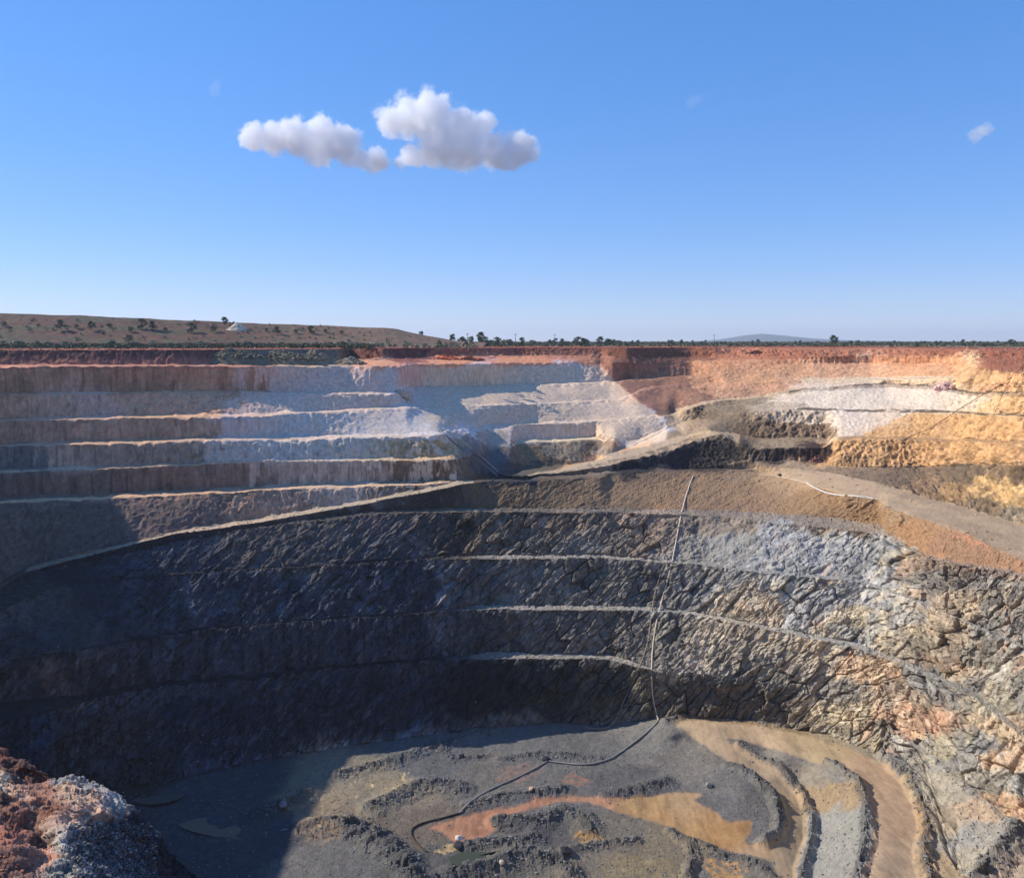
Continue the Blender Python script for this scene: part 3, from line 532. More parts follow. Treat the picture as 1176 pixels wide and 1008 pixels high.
blend(ALB, ((GB == 11) & (GF > .5) & (PX > 640) & (PX < 812)) * smooth(-.4, .4, w3 + .5 * (cv2 - .5)) * .8, (112, 92, 72))
blend(ALB, inpoly(PX + 2 * w3, PXY, [(774,470),(792,465),(803,482),(818,498),(790,502),(776,493),(782,486)]) * .85, (200, 170, 134))
upl = (GB < 15) * (1 - ((GB >= 11) & (PX > 600))) * (1 - .6 * ((GB == 13) | (GB == 14))) * smooth(wb + 6, wb - 2, PX) * smooth(780, 740, PX)
ALB *= 1 + upl[..., None] * (np.array([2.6, 2.1, 1.56]) + smooth(360, 260, PX)[..., None] * np.array([.8, .45, .3]) - 1) * smooth(404, 425, PXY)[..., None]  # shaded upper-left walls brightened and warmed in colour, in place of ambient light
ALB *= 1 + (upper * smooth(wb, wb + 30, PX))[..., None] * (np.array([1.07, 1.0, .87]) - .10 * (PXY < 440)[..., None] * np.array([0, 0, 1]) - 1)
ALB *= 1 + (floor * (1 - soft))[..., None] * (np.array([1.28, 1.17, 1.02]) - 1)
ALB *= 1 + ((GB == 15) & (PX > 540))[..., None] * (np.array([1.16, 1.04, .84]) - 1)
ALB *= 1 - .3 * ((GB >= 8) & (GB <= 10)) [..., None] * (smooth(780, 795, PX) * smooth(900, 870, PX))[..., None]
ALB *= (1 - .14 * (GB >= 16) * (GB < 24) * smooth(1000, 1080, PX))[..., None]
lowr = (GB >= 15) & (GB < 24)
ALB *= 1 + (lowr * smooth(500, 600, PX) * (1 - .55 * (GB == 15)))[..., None] * (np.array([1.42, 1.41, 1.36]) - 1)
rn_ = np.clip(ALB[..., 0] / ALB[..., 1] - 1.9, 0, 2) * (.45 + .55 * (PXY > 424)); ALB[..., 1] += .10 * rn_ * ALB[..., 0]; ALB[..., 2] += .05 * rn_ * ALB[..., 0]
lum = ALB.mean(-1, keepdims=True); ALB = lum + (ALB - lum) * .88
ALB *= np.minimum(1, .78 / np.maximum(ALB.max(-1, keepdims=True), 1e-4)); ALB = np.clip(ALB, .005, .8)

SCREE = {}
for k in (14, 16, 18, 20, 22):
    m = (GB == k) & (PX > 0) & (PX < 1176) & (Nn[..., 2] > .6)
    q = np.concatenate([Pt[m], ALB[m]], 1); SCREE[k] = q[:: max(1, len(q) // 6000)]
# ---- meshes of the pit
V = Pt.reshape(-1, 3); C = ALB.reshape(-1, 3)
ii = np.arange(NR * NX).reshape(NR, NX)
quads = np.stack([ii[:-1, :-1], ii[1:, :-1], ii[1:, 1:], ii[:-1, 1:]], -1)
bq = GB[:-1, :-1]; rq = road[:-1, :-1] | ((bq >= 13) & (bq <= 14) & (PX[:-1, :-1] > 880) & (PXY[:-1, :-1] > 541)) & (bq == 14)
kind = np.where(rq, 1, np.where((bq >= 24) & (bq < 26), 2, np.where(bq == 26, 4, np.where(bq >= 15, 3, 0))))
M_up = rock_material('weathered_bench_rock', .5, .35, .55, .45, dist=.5)
M_low = rock_material('blasted_rock', .6, .5, .45, .2, dist=.35)
M_floor = rock_material('broken_floor_rock', .7, .55, .8, .1, dist=.5)
M_road = rock_material('packed_dirt', .8, .22, .3, .1, dist=.25)
M_near = M_low
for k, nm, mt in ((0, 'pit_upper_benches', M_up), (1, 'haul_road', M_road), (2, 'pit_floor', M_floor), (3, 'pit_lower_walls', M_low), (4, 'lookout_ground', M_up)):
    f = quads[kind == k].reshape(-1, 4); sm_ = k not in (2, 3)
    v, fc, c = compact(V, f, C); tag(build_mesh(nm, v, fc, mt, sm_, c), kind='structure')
# one coarse copy in memory for laying things on the ground
step = 1
bv = BVHTree.FromPolygons(V.tolist(), quads.reshape(-1, 4)[:, :].tolist())
def cast(x, y, up=0.0):
    """the point of the terrain seen at picture position x, y"""
    dr = Vector((x - CX, F_PX * CP - (y - CY) * SP, -(F_PX * SP + (y - CY) * CP))).normalized()
    h = bv.ray_cast(Vector((0, 0, CAM_H)) + dr * 30, dr)
    if h[0] is None: return None
    return h[0] + Vector((0, 0, up))
def drop(x, y, z=100.0):
    h = bv.ray_cast(Vector((x, y, z)), Vector((0, 0, -1)))
    return h[0]

# ================================================================== GROUND beyond the rim
C0 = Pt[0]
fac = np.concatenate([np.linspace(1, 1.12, 26), np.geomspace(1.13, 2.2, 50)[0:], np.geomspace(2.3, 110, 40)])
colx = np.r_[0:NX:2]
gp = C0[colx][None] * fac[:, None, None]; gp[..., 2] = 0
rr = np.linalg.norm(gp[..., :2], axis=2)
n_a = fbm(gp[..., 0] / 9, gp[..., 1] / 9, 1.1, 4); n_b = fbm(gp[..., 0] / 60, gp[..., 1] / 60, 2.2, 3)
bump = (np.clip(n_a + .1, 0, 2) * .9) * smooth(1.0, 1.01, fac)[:, None] * smooth(1.12, 1.04, fac)[:, None]
gp[..., 2] = bump + .15 * n_b * smooth(1.02, 1.2, fac)[:, None] * smooth(9, 3, fac)[:, None] - smooth(1.3, 3, fac)[:, None] * .6
gp[0] = C0[colx]
gx, gy = gp[..., 0], gp[..., 1]
red = smooth(1.35, 1.02, fac)[:, None] * np.ones_like(gx)
pxg = CX + gx / gy * F_PX
g_alb = s2l((128, 104, 80)) * np.ones(gp.shape)
blend(g_alb, np.clip(red + .25 * n_a, 0, 1), (160, 90, 66))
blend(g_alb, smooth(0, .5, n_b + .4 * n_a) * smooth(1.05, 1.3, fac)[:, None] * .8, (96, 92, 66))
pale_l = smooth(500, 300, pxg) * smooth(1.0, 1.05, fac)[:, None]
blend(g_alb, pale_l * .45, (150, 120, 100))
R_, Q_ = gp.shape[:2]; gi = np.arange(R_ * Q_).reshape(R_, Q_)
gf = np.stack([gi[:-1, :-1], gi[:-1, 1:], gi[1:, 1:], gi[1:, :-1]], -1).reshape(-1, 4)
# the half behind the viewer
az0 = math.atan2(C0[-1][1], C0[-1][0]); az1 = math.atan2(C0[0][1], C0[0][0])
azs = np.linspace(az0, az1 - 2 * math.pi, 90); rad = np.concatenate([[0.05], np.geomspace(4, 60000, 50)])
bp_ = np.stack([np.cos(azs)[None] * rad[:, None], np.sin(azs)[None] * rad[:, None], np.zeros((51, 90)) - .02], -1)
bi = np.arange(51 * 90).reshape(51, 90) + R_ * Q_
bf = np.stack([bi[:-1, :-1], bi[:-1, 1:], bi[1:, 1:], bi[1:, :-1]], -1).reshape(-1, 4)[:, ::-1]
GV = np.concatenate([gp.reshape(-1, 3), bp_.reshape(-1, 3)]); GC = np.concatenate([g_alb.reshape(-1, 3), np.tile(s2l((150, 92, 68)), (51 * 90, 1))])
M_ground = rock_material('red_scrub_earth', .12, .5, .5, .0, dist=.6)
tag(build_mesh('ground', GV, np.concatenate([gf, bf]), M_ground, True, GC), kind='structure')
# side curtains that close the pit left and right, out of the picture
for ci in (0, NX - 1):
    a_ = Pt[:, ci]; b_ = a_.copy(); b_[:, 2] = 0.0
    vv = np.concatenate([a_, b_]); n = len(a_)
    ff_ = np.array([(i, i + 1, n + i + 1, n + i) for i in range(n - 1)])
    tag(build_mesh('pit_end_wall', vv, ff_, M_low, True, np.tile(s2l((130, 100, 85)), (2 * n, 1))), kind='structure')

# ---- waste dump: long flat-topped hill behind the left rim
dx = np.concatenate([np.linspace(-700, -20, 60), np.arange(-16, 560, 2.0)])
sil = np.interp(dx, [-700, -300, 0, 100, 200, 300, 440, 456, 475, 490, 520, 548], [352, 356, 359.3, 362.3, 367, 371, 376, 378, 382, 385.5, 390.5, 392.5])
YT, YF_ = 660.0, 590.0
hT = CAM_H - ratio_of_y(sil) * YT
rows = []
for f in np.concatenate([np.linspace(0, 1, 60), [1.02, 1.06, 1.2, 2.2]]):
    Yr = YF_ + (YT - YF_) * f; g = np.clip(f, 0, 1); hz = hT * (g * .93 + .07 * smooth(0, 1, g)) 
    if f > 1: hz = hT - (.6 if f > 1.1 else 0)
    yv = y_of_ratio((CAM_H - hz) / Yr)
    rows.append(np.stack([X_of(dx, yv, Yr), np.full(len(dx), Yr), hz], -1))
DP = np.array(rows); nz = fbm(DP[..., 0] / 30, DP[..., 1] / 30, DP[..., 2] / 10, 4)
DP[..., 2] += .5 * nz * smooth(0, 8, DP[..., 2]) - .3
da = s2l((108, 78, 64)) * np.ones(DP.shape)
gm = fbm(DP[..., 0] / 40, DP[..., 1] / 12, 5.0, 4)
blend(da, smooth(-.2, .4, gm) * .8, (94, 90, 68)); blend(da, smooth(.2, .6, ridged(DP[..., 0] / 9, DP[..., 1] / 40, 3.0, 2) - .9) * .5, (96, 72, 60)); blend(da, smooth(.25, .6, fbm(DP[..., 0] / 14, DP[..., 1] / 14, 9.0, 3)) * .4, (136, 98, 80))
blend(da, smooth(250, 420, np.broadcast_to(dx, DP.shape[:2])) * .4, (150, 122, 98))
R2, Q2 = DP.shape[:2]; di = np.arange(R2 * Q2).reshape(R2, Q2)
df = np.stack([di[:-1, :-1], di[:-1, 1:], di[1:, 1:], di[1:, :-1]], -1).reshape(-1, 4)
tag(build_mesh('waste_dump_hill', DP.reshape(-1, 3), df, rock_material('dump_earth', .22, .9, .8, 0, dist=.8), True, da.reshape(-1, 3)), kind='structure')
bv_d = BVHTree.FromPolygons(DP.reshape(-1, 3).tolist(), df.tolist())
bv_g = BVHTree.FromPolygons(GV.tolist(), np.concatenate([gf, bf]).tolist())
def stand(x, y):
    z = -1e9
    for t in (bv_d, bv_g):
        h = t.ray_cast(Vector((x, y, 400)), Vector((0, 0, -1)))
        if h[0] is not None: z = max(z, h[0].z)
    return z if z > -1e8 else 0.0

# ---- distant blue hill
hx = np.linspace(800, 1010, 120)
hs = np.interp(hx, [800, 822, 838, 850, 862, 872, 885, 897, 905, 925, 950, 980, 1010], [392.2, 391, 388, 385.4, 384.2, 383.2, 384, 385.3, 387.2, 388.6, 390.2, 391, 392.2])
hs += .35 * perlin(hx / 6, 0 * hx, 0 * hx + 2)
YH = 14000.0; rows = []
for f, dy in ((0, -2600), (.35, -1500), (.7, -700), (.93, -250), (1, 0), (.7, 700), (0, 2500)):
    Yr = YH + dy; h = (CAM_H - ratio_of_y(hs) * YH) * f
    nn = 18 * perlin(hx / 7, 0 * hx + dy / 500, 0 * hx) * (0 < f < 1)
    rows.append(np.stack([(hx - CX) / F_PX * YH, np.full(len(hx), Yr), h + nn * np.clip(h / 60, 0, 1) - 1], -1))
HP = np.array(rows); R3, Q3 = HP.shape[:2]; hi = np.arange(R3 * Q3).reshape(R3, Q3)
hf = np.stack([hi[:-1, :-1], hi[:-1, 1:], hi[1:, 1:], hi[1:, :-1]], -1).reshape(-1, 4)
tag(build_mesh('distant_hill', HP.reshape(-1, 3), hf, rock_material('far_hill_scrub', .01, .5, .2, 0), True, np.tile(s2l((84, 84, 70)), (R3 * Q3, 1))), kind='structure')

# ================================================================== NEAR OUTCROP bottom left
oc = np.array([(-300,790,66),(0,863,62.5),(36,878,63),(58,890,64),(80,886,64),(112,899,65.5),(143,921,66.5),(163,940,69.5),(185,962,73),(206,984,76),(228,1010,79),(260,1060,84),(300,1130,91)], float)
ox = np.concatenate([np.linspace(-200, -12, 30), np.arange(-10, 300, .8)])
oyc = gsm(np.interp(ox, oc[:, 0], oc[:, 1]), 1.2); odc = gsm(np.interp(ox, oc[:, 0], oc[:, 2]), 2.0)
op = np.array([(x, y, d) for x, y, d in oc if x > -20] + [(110,933,63),(85,945,60.5),(68,960,58.5),(64,978,57.5),(80,1000,56.8),(98,1010,56.5),(130,1060,55),
  (0,905,61),(30,915,61),(60,915,62),(90,915,62.4),(25,893,64),(45,885,64.5),(0,930,59.5),(50,938,60.5),(30,950,60.5),(48,968,60.8),(40,960,60.5),(20,960,57),(0,960,56),(0,1008,52.5),(30,990,55.4),(60,1005,54.5),(75,1003,57),
  (150,945,67.5),(130,960,65.5),(110,975,63),(120,1005,62.5),(180,985,73),(160,1005,70),(200,1008,76.5),(0,1100,48),(100,1100,50),(200,1100,66),(280,1150,84)], float)
A2 = op[:, :2] / 100; n2_ = len(A2)
K2 = tps_k(((A2[:, None] - A2[None]) ** 2).sum(2)) + np.eye(n2_) * 0.002; P2 = np.concatenate([np.ones((n2_, 1)), A2], 1)
so2 = np.linalg.solve(np.block([[K2, P2], [P2.T, np.zeros((3, 3))]]), np.concatenate([op[:, 2], np.zeros(3)]))
OR_ = []
nb = 24
for i in range(nb, 0, -1):                   # the hidden back slope falls to the floor
    f = (i / nb); Yc = odc / ratio_of_y(oyc)
    OR_.append((Yc + 55 * f, odc + (149.5 - odc) * (f ** .9), -1 - f * 0))
for i in range(230):
    f = i / 229.0; y = oyc + (1180 - oyc) * (f * .7 + .3 * f * f)
    q = np.stack([ox, y], 1) / 100; d = tps_k(((q[:, None] - A2[None]) ** 2).sum(2)) @ so2[:n2_] + so2[n2_] + q @ so2[n2_ + 1:]
    t = smooth(0, .05, np.full(len(ox), f)); d = odc * (1 - t) + d * t
    OR_.append((d / ratio_of_y(y), d, 1))
OYf = np.array([r[0] for r in OR_]); OD = np.array([r[1] for r in OR_]); OPY = y_of_ratio(OD / OYf); OPX = np.broadcast_to(ox, OYf.shape)
OPY = np.where(np.arange(len(OR_))[:, None] < nb, oyc[None], OPY)
vv_ = y_of_ratio(OD / OYf)
OP = np.stack([X_of(OPX, vv_, OYf), OYf, CAM_H - OD], -1)
On = grid_normals(OP); ax_, ay_, az_ = OP[..., 0], OP[..., 1], OP[..., 2]
om = fbm(ax_ / 4, ay_ / 4, az_ / 4, 5, .55); ob = fbm(ax_ / 13, ay_ / 13, az_ / 13, 3)
ocd, ocv, ocs = cells(ax_ / .75, ay_ / .75, az_ / .75); ocd2, ocv2, _s = cells(ax_ / 1.9, ay_ / 1.9, az_ / 1.9)
grey = smooth(-8, 8, (OPX - np.interp(OPY, [880, 921, 945, 960, 978, 1000, 1060], [150, 143, 88, 68, 64, 82, 120])) + 6 * om)
o_disp = .8 * ob + .55 * om + (.35 + .5 * grey) * (ocv - .5) * 1.0 + .6 * (ocv2 - .5)
OP = OP + On * o_disp[..., None]
OC = np.array([(0,870,112,66,50),(30,890,96,60,50),(55,905,150,100,74),(25,885,90,64,56),(70,895,128,126,122),(100,900,142,140,134),(130,915,148,146,140),(75,910,186,146,106),(100,920,200,150,104),(110,930,206,152,108),(130,923,166,160,148),(0,905,210,170,125),(30,918,200,150,110),(40,918,140,86,60),(0,925,100,66,50),(60,930,128,78,54),(20,945,122,70,48),(80,940,190,140,104),(40,970,90,62,50),(5,955,170,100,66),(20,970,190,116,80),(0,990,110,74,62),(30,1000,112,80,68),(55,985,200,130,86),(60,1000,130,128,118),(75,1000,134,132,120),(72,970,170,168,158),(85,955,190,166,140),(80,990,186,162,128),(105,1005,150,150,150),(120,960,54,56,62),(150,950,50,54,62),(180,980,48,52,62),(130,990,92,94,98),(160,1000,74,76,82),(210,1000,48,52,62),(110,975,96,98,104),(150,1100,100,100,100),(0,1100,120,90,75)], float)
OA = idw(OPX + 7 * om, OPY + 5 * fbm(ax_ / 4 + 30, ay_ / 4, az_ / 4, 3), OC, 1, 1.2, 30, 2.0)
OA *= 1 + (1 - grey)[..., None] * (np.array([1.45, 1.35, 1.25]) - 1); om_ = OA.mean(-1, keepdims=True); OA = om_ + (OA - om_) * .72; OA *= (.72 + .56 * ocv)[..., None]; OA *= (.85 + .3 * ocv2)[..., None]
R4, Q4 = OPX.shape; oi = np.arange(R4 * Q4).reshape(R4, Q4)
of = np.stack([oi[:-1, :-1], oi[1:, :-1], oi[1:, 1:], oi[:-1, 1:]], -1).reshape(-1, 4)
tag(build_mesh('rock_spur', OP.reshape(-1, 3), of, rock_material('spur_rock', 1.2, .5, .8, 0, dist=.3), True, np.clip(OA, .005, .8).reshape(-1, 3)), kind='structure')
bv_o = BVHTree.FromPolygons(OP.reshape(-1, 3).tolist(), of.tolist())

#@@PROPS@@
# ================================================================== THINGS
random.seed(11); R = random.Random(5)
# ---- pipes and hoses laid on the ground
def hose(name, pts, r, mat, label, cat='hose', group=None, up=None, wob=.25):
    P = []
    pp = []
    for (x0, y0), (x1, y1) in zip(pts[:-1], pts[1:]):
        n = max(2, int(math.hypot(x1 - x0, y1 - y0) / 4))
        pp += [(x0 + (x1 - x0) * i / n, y0 + (y1 - y0) * i / n) for i in range(n)]
    pp.append(pts[-1])
    pa = np.array(pp); k = 5
    if len(pa) > 12:
        for c in (0, 1):
            q = np.convolve(np.pad(pa[:, c], 4, mode='edge'), np.ones(9) / 9, 'valid'); q[0], q[-1] = pa[0, c], pa[-1, c]; pa[:, c] = q
    for x, y in pa:
        h = cast(x, y)
        if h is not None: P.append(h + Vector((0, -r * .5, r * .7)))
    if len(P) > 8:                            # the hose spans the small hollows
        A = np.array([list(p) for p in P]); B = A.copy()
        for i in range(2, len(A) - 2): B[i] = A[i - 2:i + 3].mean(0)
        B[:, 2] = np.maximum(B[:, 2], A[:, 2] - .1) + (.55 if name == 'wall_pipe' else .1); P = [Vector(b) for b in B]
    V_, F_ = [], []; S = 7
    for i, p in enumerate(P):
        t = (P[min(i + 1, len(P) - 1)] - P[max(i - 1, 0)]).normalized()
        u = t.cross(Vector((0, 0, 1)));  u = u.normalized() if u.length > 1e-4 else Vector((1, 0, 0)); v = t.cross(u).normalized()
        for s in range(S):
            an = 2 * math.pi * s / S; V_.append(p + (u * math.cos(an) + v * math.sin(an)) * r)
    for i in range(len(P) - 1):
        for s in range(S):
            F_.append((i * S + s, i * S + (s + 1) % S, (i + 1) * S + (s + 1) % S, (i + 1) * S + s))
    o = build_mesh(name, [tuple(v) for v in V_], F_, mat, True)
    return tag(o, label, cat, group)
m_pale = flat_material('dusty_pale_hose', (226, 208, 184), .15, .5, .7)
m_grey = flat_material('grey_poly_pipe', (150, 146, 140), .2, .4, .6)
m_dark = flat_material('dark_poly_pipe', (74, 62, 50), .25, .5, .6)
m_brown = flat_material('rusty_pipe', (118, 88, 58), .25, .4, .7)
m_tan = flat_material('dusty_tan_hose', (168, 148, 124), .2, .4, .7)
m_white = flat_material('white_pipe', (226, 220, 208), .1, .4, .55)
hose('dewatering_hose', [(796,547),(790,560),(785,580),(780,600),(776,625),(771,650),(763,680),(757,700),(752,722),(749,745),(748,770),(748,792),(751,812),(756,827)], .25, m_pale, 'long pale hose running down the lower pit wall to the corner by the hairpin')
hose('dewatering_hose', [(762,648),(756,668),(750,688),(747,712),(746,735),(738,757),(731,775),(724,790),(717,804),(710,815),(707,826),(706,839),(690,838),(672,836)], .2, m_tan, 'thin brown hose left of the long pale one on the lower pit wall')
hose('floor_pipe', [(756,828),(748,838),(738,846),(728,852),(712,866),(698,874),(686,878),(676,879),(655,878),(640,876),(629,874)], .3, m_grey, 'grey pipe curving over the pit floor from the wall corner to the dark rock')
hose('floor_pipe', [(629,874),(616,882),(604,889),(580,899),(560,908),(550,912),(540,920),(535,928),(527,934)], .26, m_grey, 'slanting grey pipe on the pit floor between the dark rock and the orange track')
hose('floor_pipe', [(527,934),(512,939),(495,943),(480,946),(470,948),(466,953),(470,960),(474,966),(482,972),(490,978)], .26, m_dark, 'dark pipe hooking round the left tip of the orange track on the pit floor')
hose('surface_pipe', [(926,555),(936,562),(945,567),(955,571),(970,570),(982,569),(993,570),(1003,574)], .3, m_white, 'bright white pipe lying in a shallow curve on the plateau road edge')
hose('surface_pipe', [(872,545),(888,546),(905,550),(926,555)], .16, m_pale, 'faint pale pipe on the plateau leading to the bright white one')
hose('wall_pipe', [(1176,420),(1168,430),(1160,438),(1146,446),(1130,452),(1118,462),(1104,470),(1090,477),(1080,487),(1068,495),(1055,500),(1040,503),(1033,506),(1026,516),(1018,527),(1012,535)], .17, m_brown, 'brown pipe slanting down the tan benches of the right wall')
hose('wall_pipe', [(1166,428),(1158,440),(1150,455),(1146,470),(1140,480)], .1, m_brown, 'short thin brown pipe branching from the slanting one high on the right wall')
hose('gully_hose', [(498,488),(508,497),(519,507),(530,516),(543,525),(556,534),(568,543),(572,548)], .3, m_grey, 'grey hose going down the shaded gully beside the pale wall, left of its twin', group=None)
hose('gully_hose', [(508,492),(522,501),(536,511),(550,522),(562,533),(572,542)], .2, m_pale, 'thinner pale hose in the shaded gully, right of its grey twin')

# ---- stones
def stone_mesh(name, seed, mat, rough=.28, sub=2, squash=.75):
    import bmesh
    bm = bmesh.new(); bmesh.ops.create_icosphere(bm, subdivisions=sub, radius=1)
    q = np.array([v.co[:] for v in bm.verts]); k = seed * 7.3
    # cut with random planes so that the stone has flat fracture faces
    rs = np.random.RandomState(seed)
    for _i in range(9):
        n = rs.normal(size=3); n /= np.linalg.norm(n); h = rs.uniform(.5, .85); dd = q @ n; m = dd > h
        q[m] -= np.outer(dd[m] - h, n)
    q *= (1 + rough * .3 * perlin(q[:, 0] * 2.5 + k, q[:, 1] * 2.5, q[:, 2] * 2.5))[:, None]
    q[:, 2] *= squash; q[:, 0] *= rs.uniform(.95, 1.3)
    f = [[v.index for v in fc.verts] for fc in bm.faces]; bm.free()
    return q, np.array(f), build_mesh(name, q, f, mat, False, link=False)
def boulder(x, y, size, rgb, label, cat='boulder', seed=1, name='boulder', bvh=None, group=None, squash=.75):
    m = flat_material('stone_' + name, rgb, .25, 1.5, .9, .15, .3)
    q, f, me = stone_mesh(name, seed, m, squash=squash, sub=3)
    h = cast(x, y) if bvh is None else bvh
    if h is None: return
    o = bpy.data.objects.new(name, me); COL.objects.link(o); o.scale = (size, size, size); o.location = h + Vector((0, 0, size * squash * .35)); o.rotation_euler[2] = seed
    return tag(o, label, cat, group)
boulder(528, 963, 1.35, (232, 220, 204), 'white angular boulder on the orange track at the middle of the pit floor', seed=3)
boulder(610, 907, 1.1, (206, 172, 146), 'pinkish boulder beside the slanting pipe, above the orange track', seed=5)
boulder(576, 991, .9, (200, 184, 160), 'pale boulder in the rubble just right of the green puddle', seed=8)
boulder(627, 872, 1.5, (50, 50, 54), 'dark boulder where the two floor pipes meet', seed=9, squash=.55)
boulder(815, 903, 1.5, (150, 148, 144), 'light grey boulder on the slope above the wide orange patch', seed=12)
boulder(326, 925, 1.5, (140, 138, 136), 'grey boulder on the shadow edge of the pit floor, on the dark rubble tongue', seed=14)
boulder(561, 843, 1.2, (112, 110, 110), 'grey boulder at the top edge of the sunlit pit floor', seed=15)
boulder(530, 869, 1.1, (52, 52, 56), 'dark boulder at the bend of the crack on the upper pit floor', seed=16)
boulder(526, 972, 1.7, (58, 58, 62), 'dark flat boulder just below the white one on the pit floor', seed=17, squash=.5)
boulder(650, 977, 1.9, (50, 50, 54), 'dark round boulder in the rubble near the bottom middle', seed=18, squash=.6)
boulder(896, 545.5, 1.2, (80, 72, 66), 'small dark boulder on the plateau near the faint pipe', seed=19, squash=.5)

# ---- heaps of dumped rock, each one a lump of many stones
def heap(x, y, L, W_, H, rgb, label, n=120, ss=(.3, .9), seed=1, cat='rubble heap', name='rubble_heap', at=None, rot=0.0):
    h = cast(x, y) if at is None else at
    if h is None: return
    rs = np.random.RandomState(seed)
    m = flat_material('heap_' + name, rgb, .35, .6, .93, .15, .2)
    mesh_s = [stone_mesh('s', 100 + i, m, sub=1)[:2] for i in range(4)]
    VV, FF, off = [], [], 0
    # the mound itself
    g = 26; u = np.linspace(-1.25, 1.25, g); U, W2 = np.meshgrid(u, u)
    rr_ = np.sqrt(U ** 2 + W2 ** 2); hz = np.clip(1 - rr_ + .25 * perlin(U * 2.2 + seed, W2 * 2.2, 0 * U + seed), -.25, 1) * H - np.clip(rr_ - 1, 0, 1) * H * 1.5
    c_, s_ = math.cos(rot), math.sin(rot)
    gxx = U * L * c_ - W2 * W_ * s_; gyy = U * L * s_ + W2 * W_ * c_
    VV.append(np.stack([gxx, gyy, hz - .15 * H], -1).reshape(-1, 3)); k = np.arange(g * g).reshape(g, g)
    for a_, b_, c2_, d_ in zip(k[:-1, :-1].ravel(), k[:-1, 1:].ravel(), k[1:, 1:].ravel(), k[1:, :-1].ravel()):
        FF += [(a_, b_, c2_), (a_, c2_, d_)]
    off = g * g
    for i in range(n):
        a0, r0_ = rs.uniform(0, 6.283), math.sqrt(rs.uniform(0, 1)) * 1.05
        uu, ww = r0_ * math.cos(a0), r0_ * math.sin(a0); zz = max(1 - r0_, -.1) * H * .9
        q, f = mesh_s[i % 4]; sc = rs.uniform(*ss) * (1.3 if rs.rand() < .1 else 1); an = rs.uniform(0, 6.28)
        qq = q @ np.array([[math.cos(an), math.sin(an), 0], [-math.sin(an), math.cos(an), 0], [0, 0, 1]]) * sc
        VV.append(qq + [uu * L * c_ - ww * W_ * s_, uu * L * s_ + ww * W_ * c_, zz]); FF += (f + off).tolist(); off += len(q)
    o = build_mesh(name, np.concatenate(VV), FF, m, False); o.location = h
    return tag(o, label, cat)
heap(1085, 446, 5.5, 3.5, 3.5, (226, 186, 168), 'pinkish white heap of fallen rock on the dark berm of the right wall', seed=2, ss=(.5, 1.3))
heap(268, 410, 16, 8, 5.5, (120, 112, 92), 'greenish grey long heap of rubble on the terrace left of the round stone pile', seed=3, n=260, ss=(.4, 1.1))
heap(320, 412, 22, 8, 5.0, (128, 116, 94), 'greenish grey rubble heap in the middle of the terrace under the rim', seed=4, n=300, ss=(.4, 1.1))
heap(362, 412, 7, 5, 5.5, (150, 132, 108), 'pale rounded rock pile at the right end of the greenish heaps', seed=6, n=70, ss=(.6, 1.6))
heap(402, 418, 9, 5, 4.5, (156, 140, 116), 'sandy rubble pile spilling over the terrace edge', seed=7, n=120, ss=(.5, 1.2))
heap(460, 451, 5, 3, 2.2, (214, 178, 150), 'small cream heap on the bench tip left of the pale wall', seed=8, n=50, ss=(.4, .8))
heap(512, 412, 8, 5, 3.2, (190, 104, 68), 'orange earth heap on the terrace under the red rim', seed=9, n=70, ss=(.4, 1.0))
heap(540, 413, 9, 5, 2.6, (176, 100, 70), 'lower orange earth heap right of the tallest orange one on the terrace', seed=10, n=70, ss=(.4, 1.0))
heap(868, 406, 8, 5, 2.4, (96, 58, 44), 'dark brown earth heap on the far red slope above the right wall', seed=11, n=60, ss=(.4, 1.0))
heap(938, 528, 4, 3, 2.5, (140, 96, 84), 'small reddish heap where the tan spur meets the plateau', seed=12, n=40, ss=(.4, .8))

# ---- loose rubble over the floor and spur: uncountable
mr = rock_material('loose_rubble', 1.5, .5, .5, 0, dist=.2)
proto = [stone_mesh('s', 200 + i, mr, sub=1)[:2] for i in range(6)]
rs = np.random.RandomState(21)
VV, FF, CCs, off = [], [], [], 0
def put_stone(p, sc, col):
    global off
    q, f = proto[rs.randint(6)]; an = rs.uniform(0, 6.28); c_, s_ = math.cos(an), math.sin(an)
    qq = (q @ np.array([[c_, s_, 0], [-s_, c_, 0], [0, 0, 1]])) * sc * np.array([1, rs.uniform(.7, 1), rs.uniform(.7, 1.15)])
    VV.append(qq + np.array(p)); FF.append(f + off); CCs.append(np.tile(col, (len(q), 1))); off += len(q)
def shade(base): 
    k = rs.uniform(.6, 1.5); return np.clip(s2l(base) * k, .01, .8)
for pts, h, wd in RIDGES:
    p = np.array(pts, float); Wd = px_world(p[:, 0], p[:, 1])[:, :2]
    seg = np.linalg.norm(np.diff(Wd, axis=0), axis=1); tot = seg.sum(); n = int(tot * wd * 1.7)
    for i in range(n):
        t = rs.uniform(0, tot); j = 0
        while j < len(seg) - 1 and t > seg[j]: t -= seg[j]; j += 1
        a_ = Wd[j] + (Wd[j + 1] - Wd[j]) * (t / seg[j]); a_ = a_ + rs.normal(size=2) * wd * .75
        g = drop(a_[0], a_[1])
        if g is None: continue
        sc = .16 + .42 * rs.rand() ** 2.4
        put_stone((g.x, g.y, g.z + sc * .15), sc, shade((124, 124, 124) if rs.rand() < .93 else (156, 144, 124)))
for i in range(5200):
    x, y = rs.uniform(130, 1176), rs.uniform(832, 1008)
    g = cast(x, y)
    if g is None or g.z > CAM_H - 120: continue
    if inpoly(np.array([x]), np.array([y]), ROAD)[0] and rs.rand() < .93: continue
    sc = .12 + .35 * rs.rand() ** 3
    put_stone((g.x, g.y, g.z + sc * .1), sc, shade((116, 114, 112)))
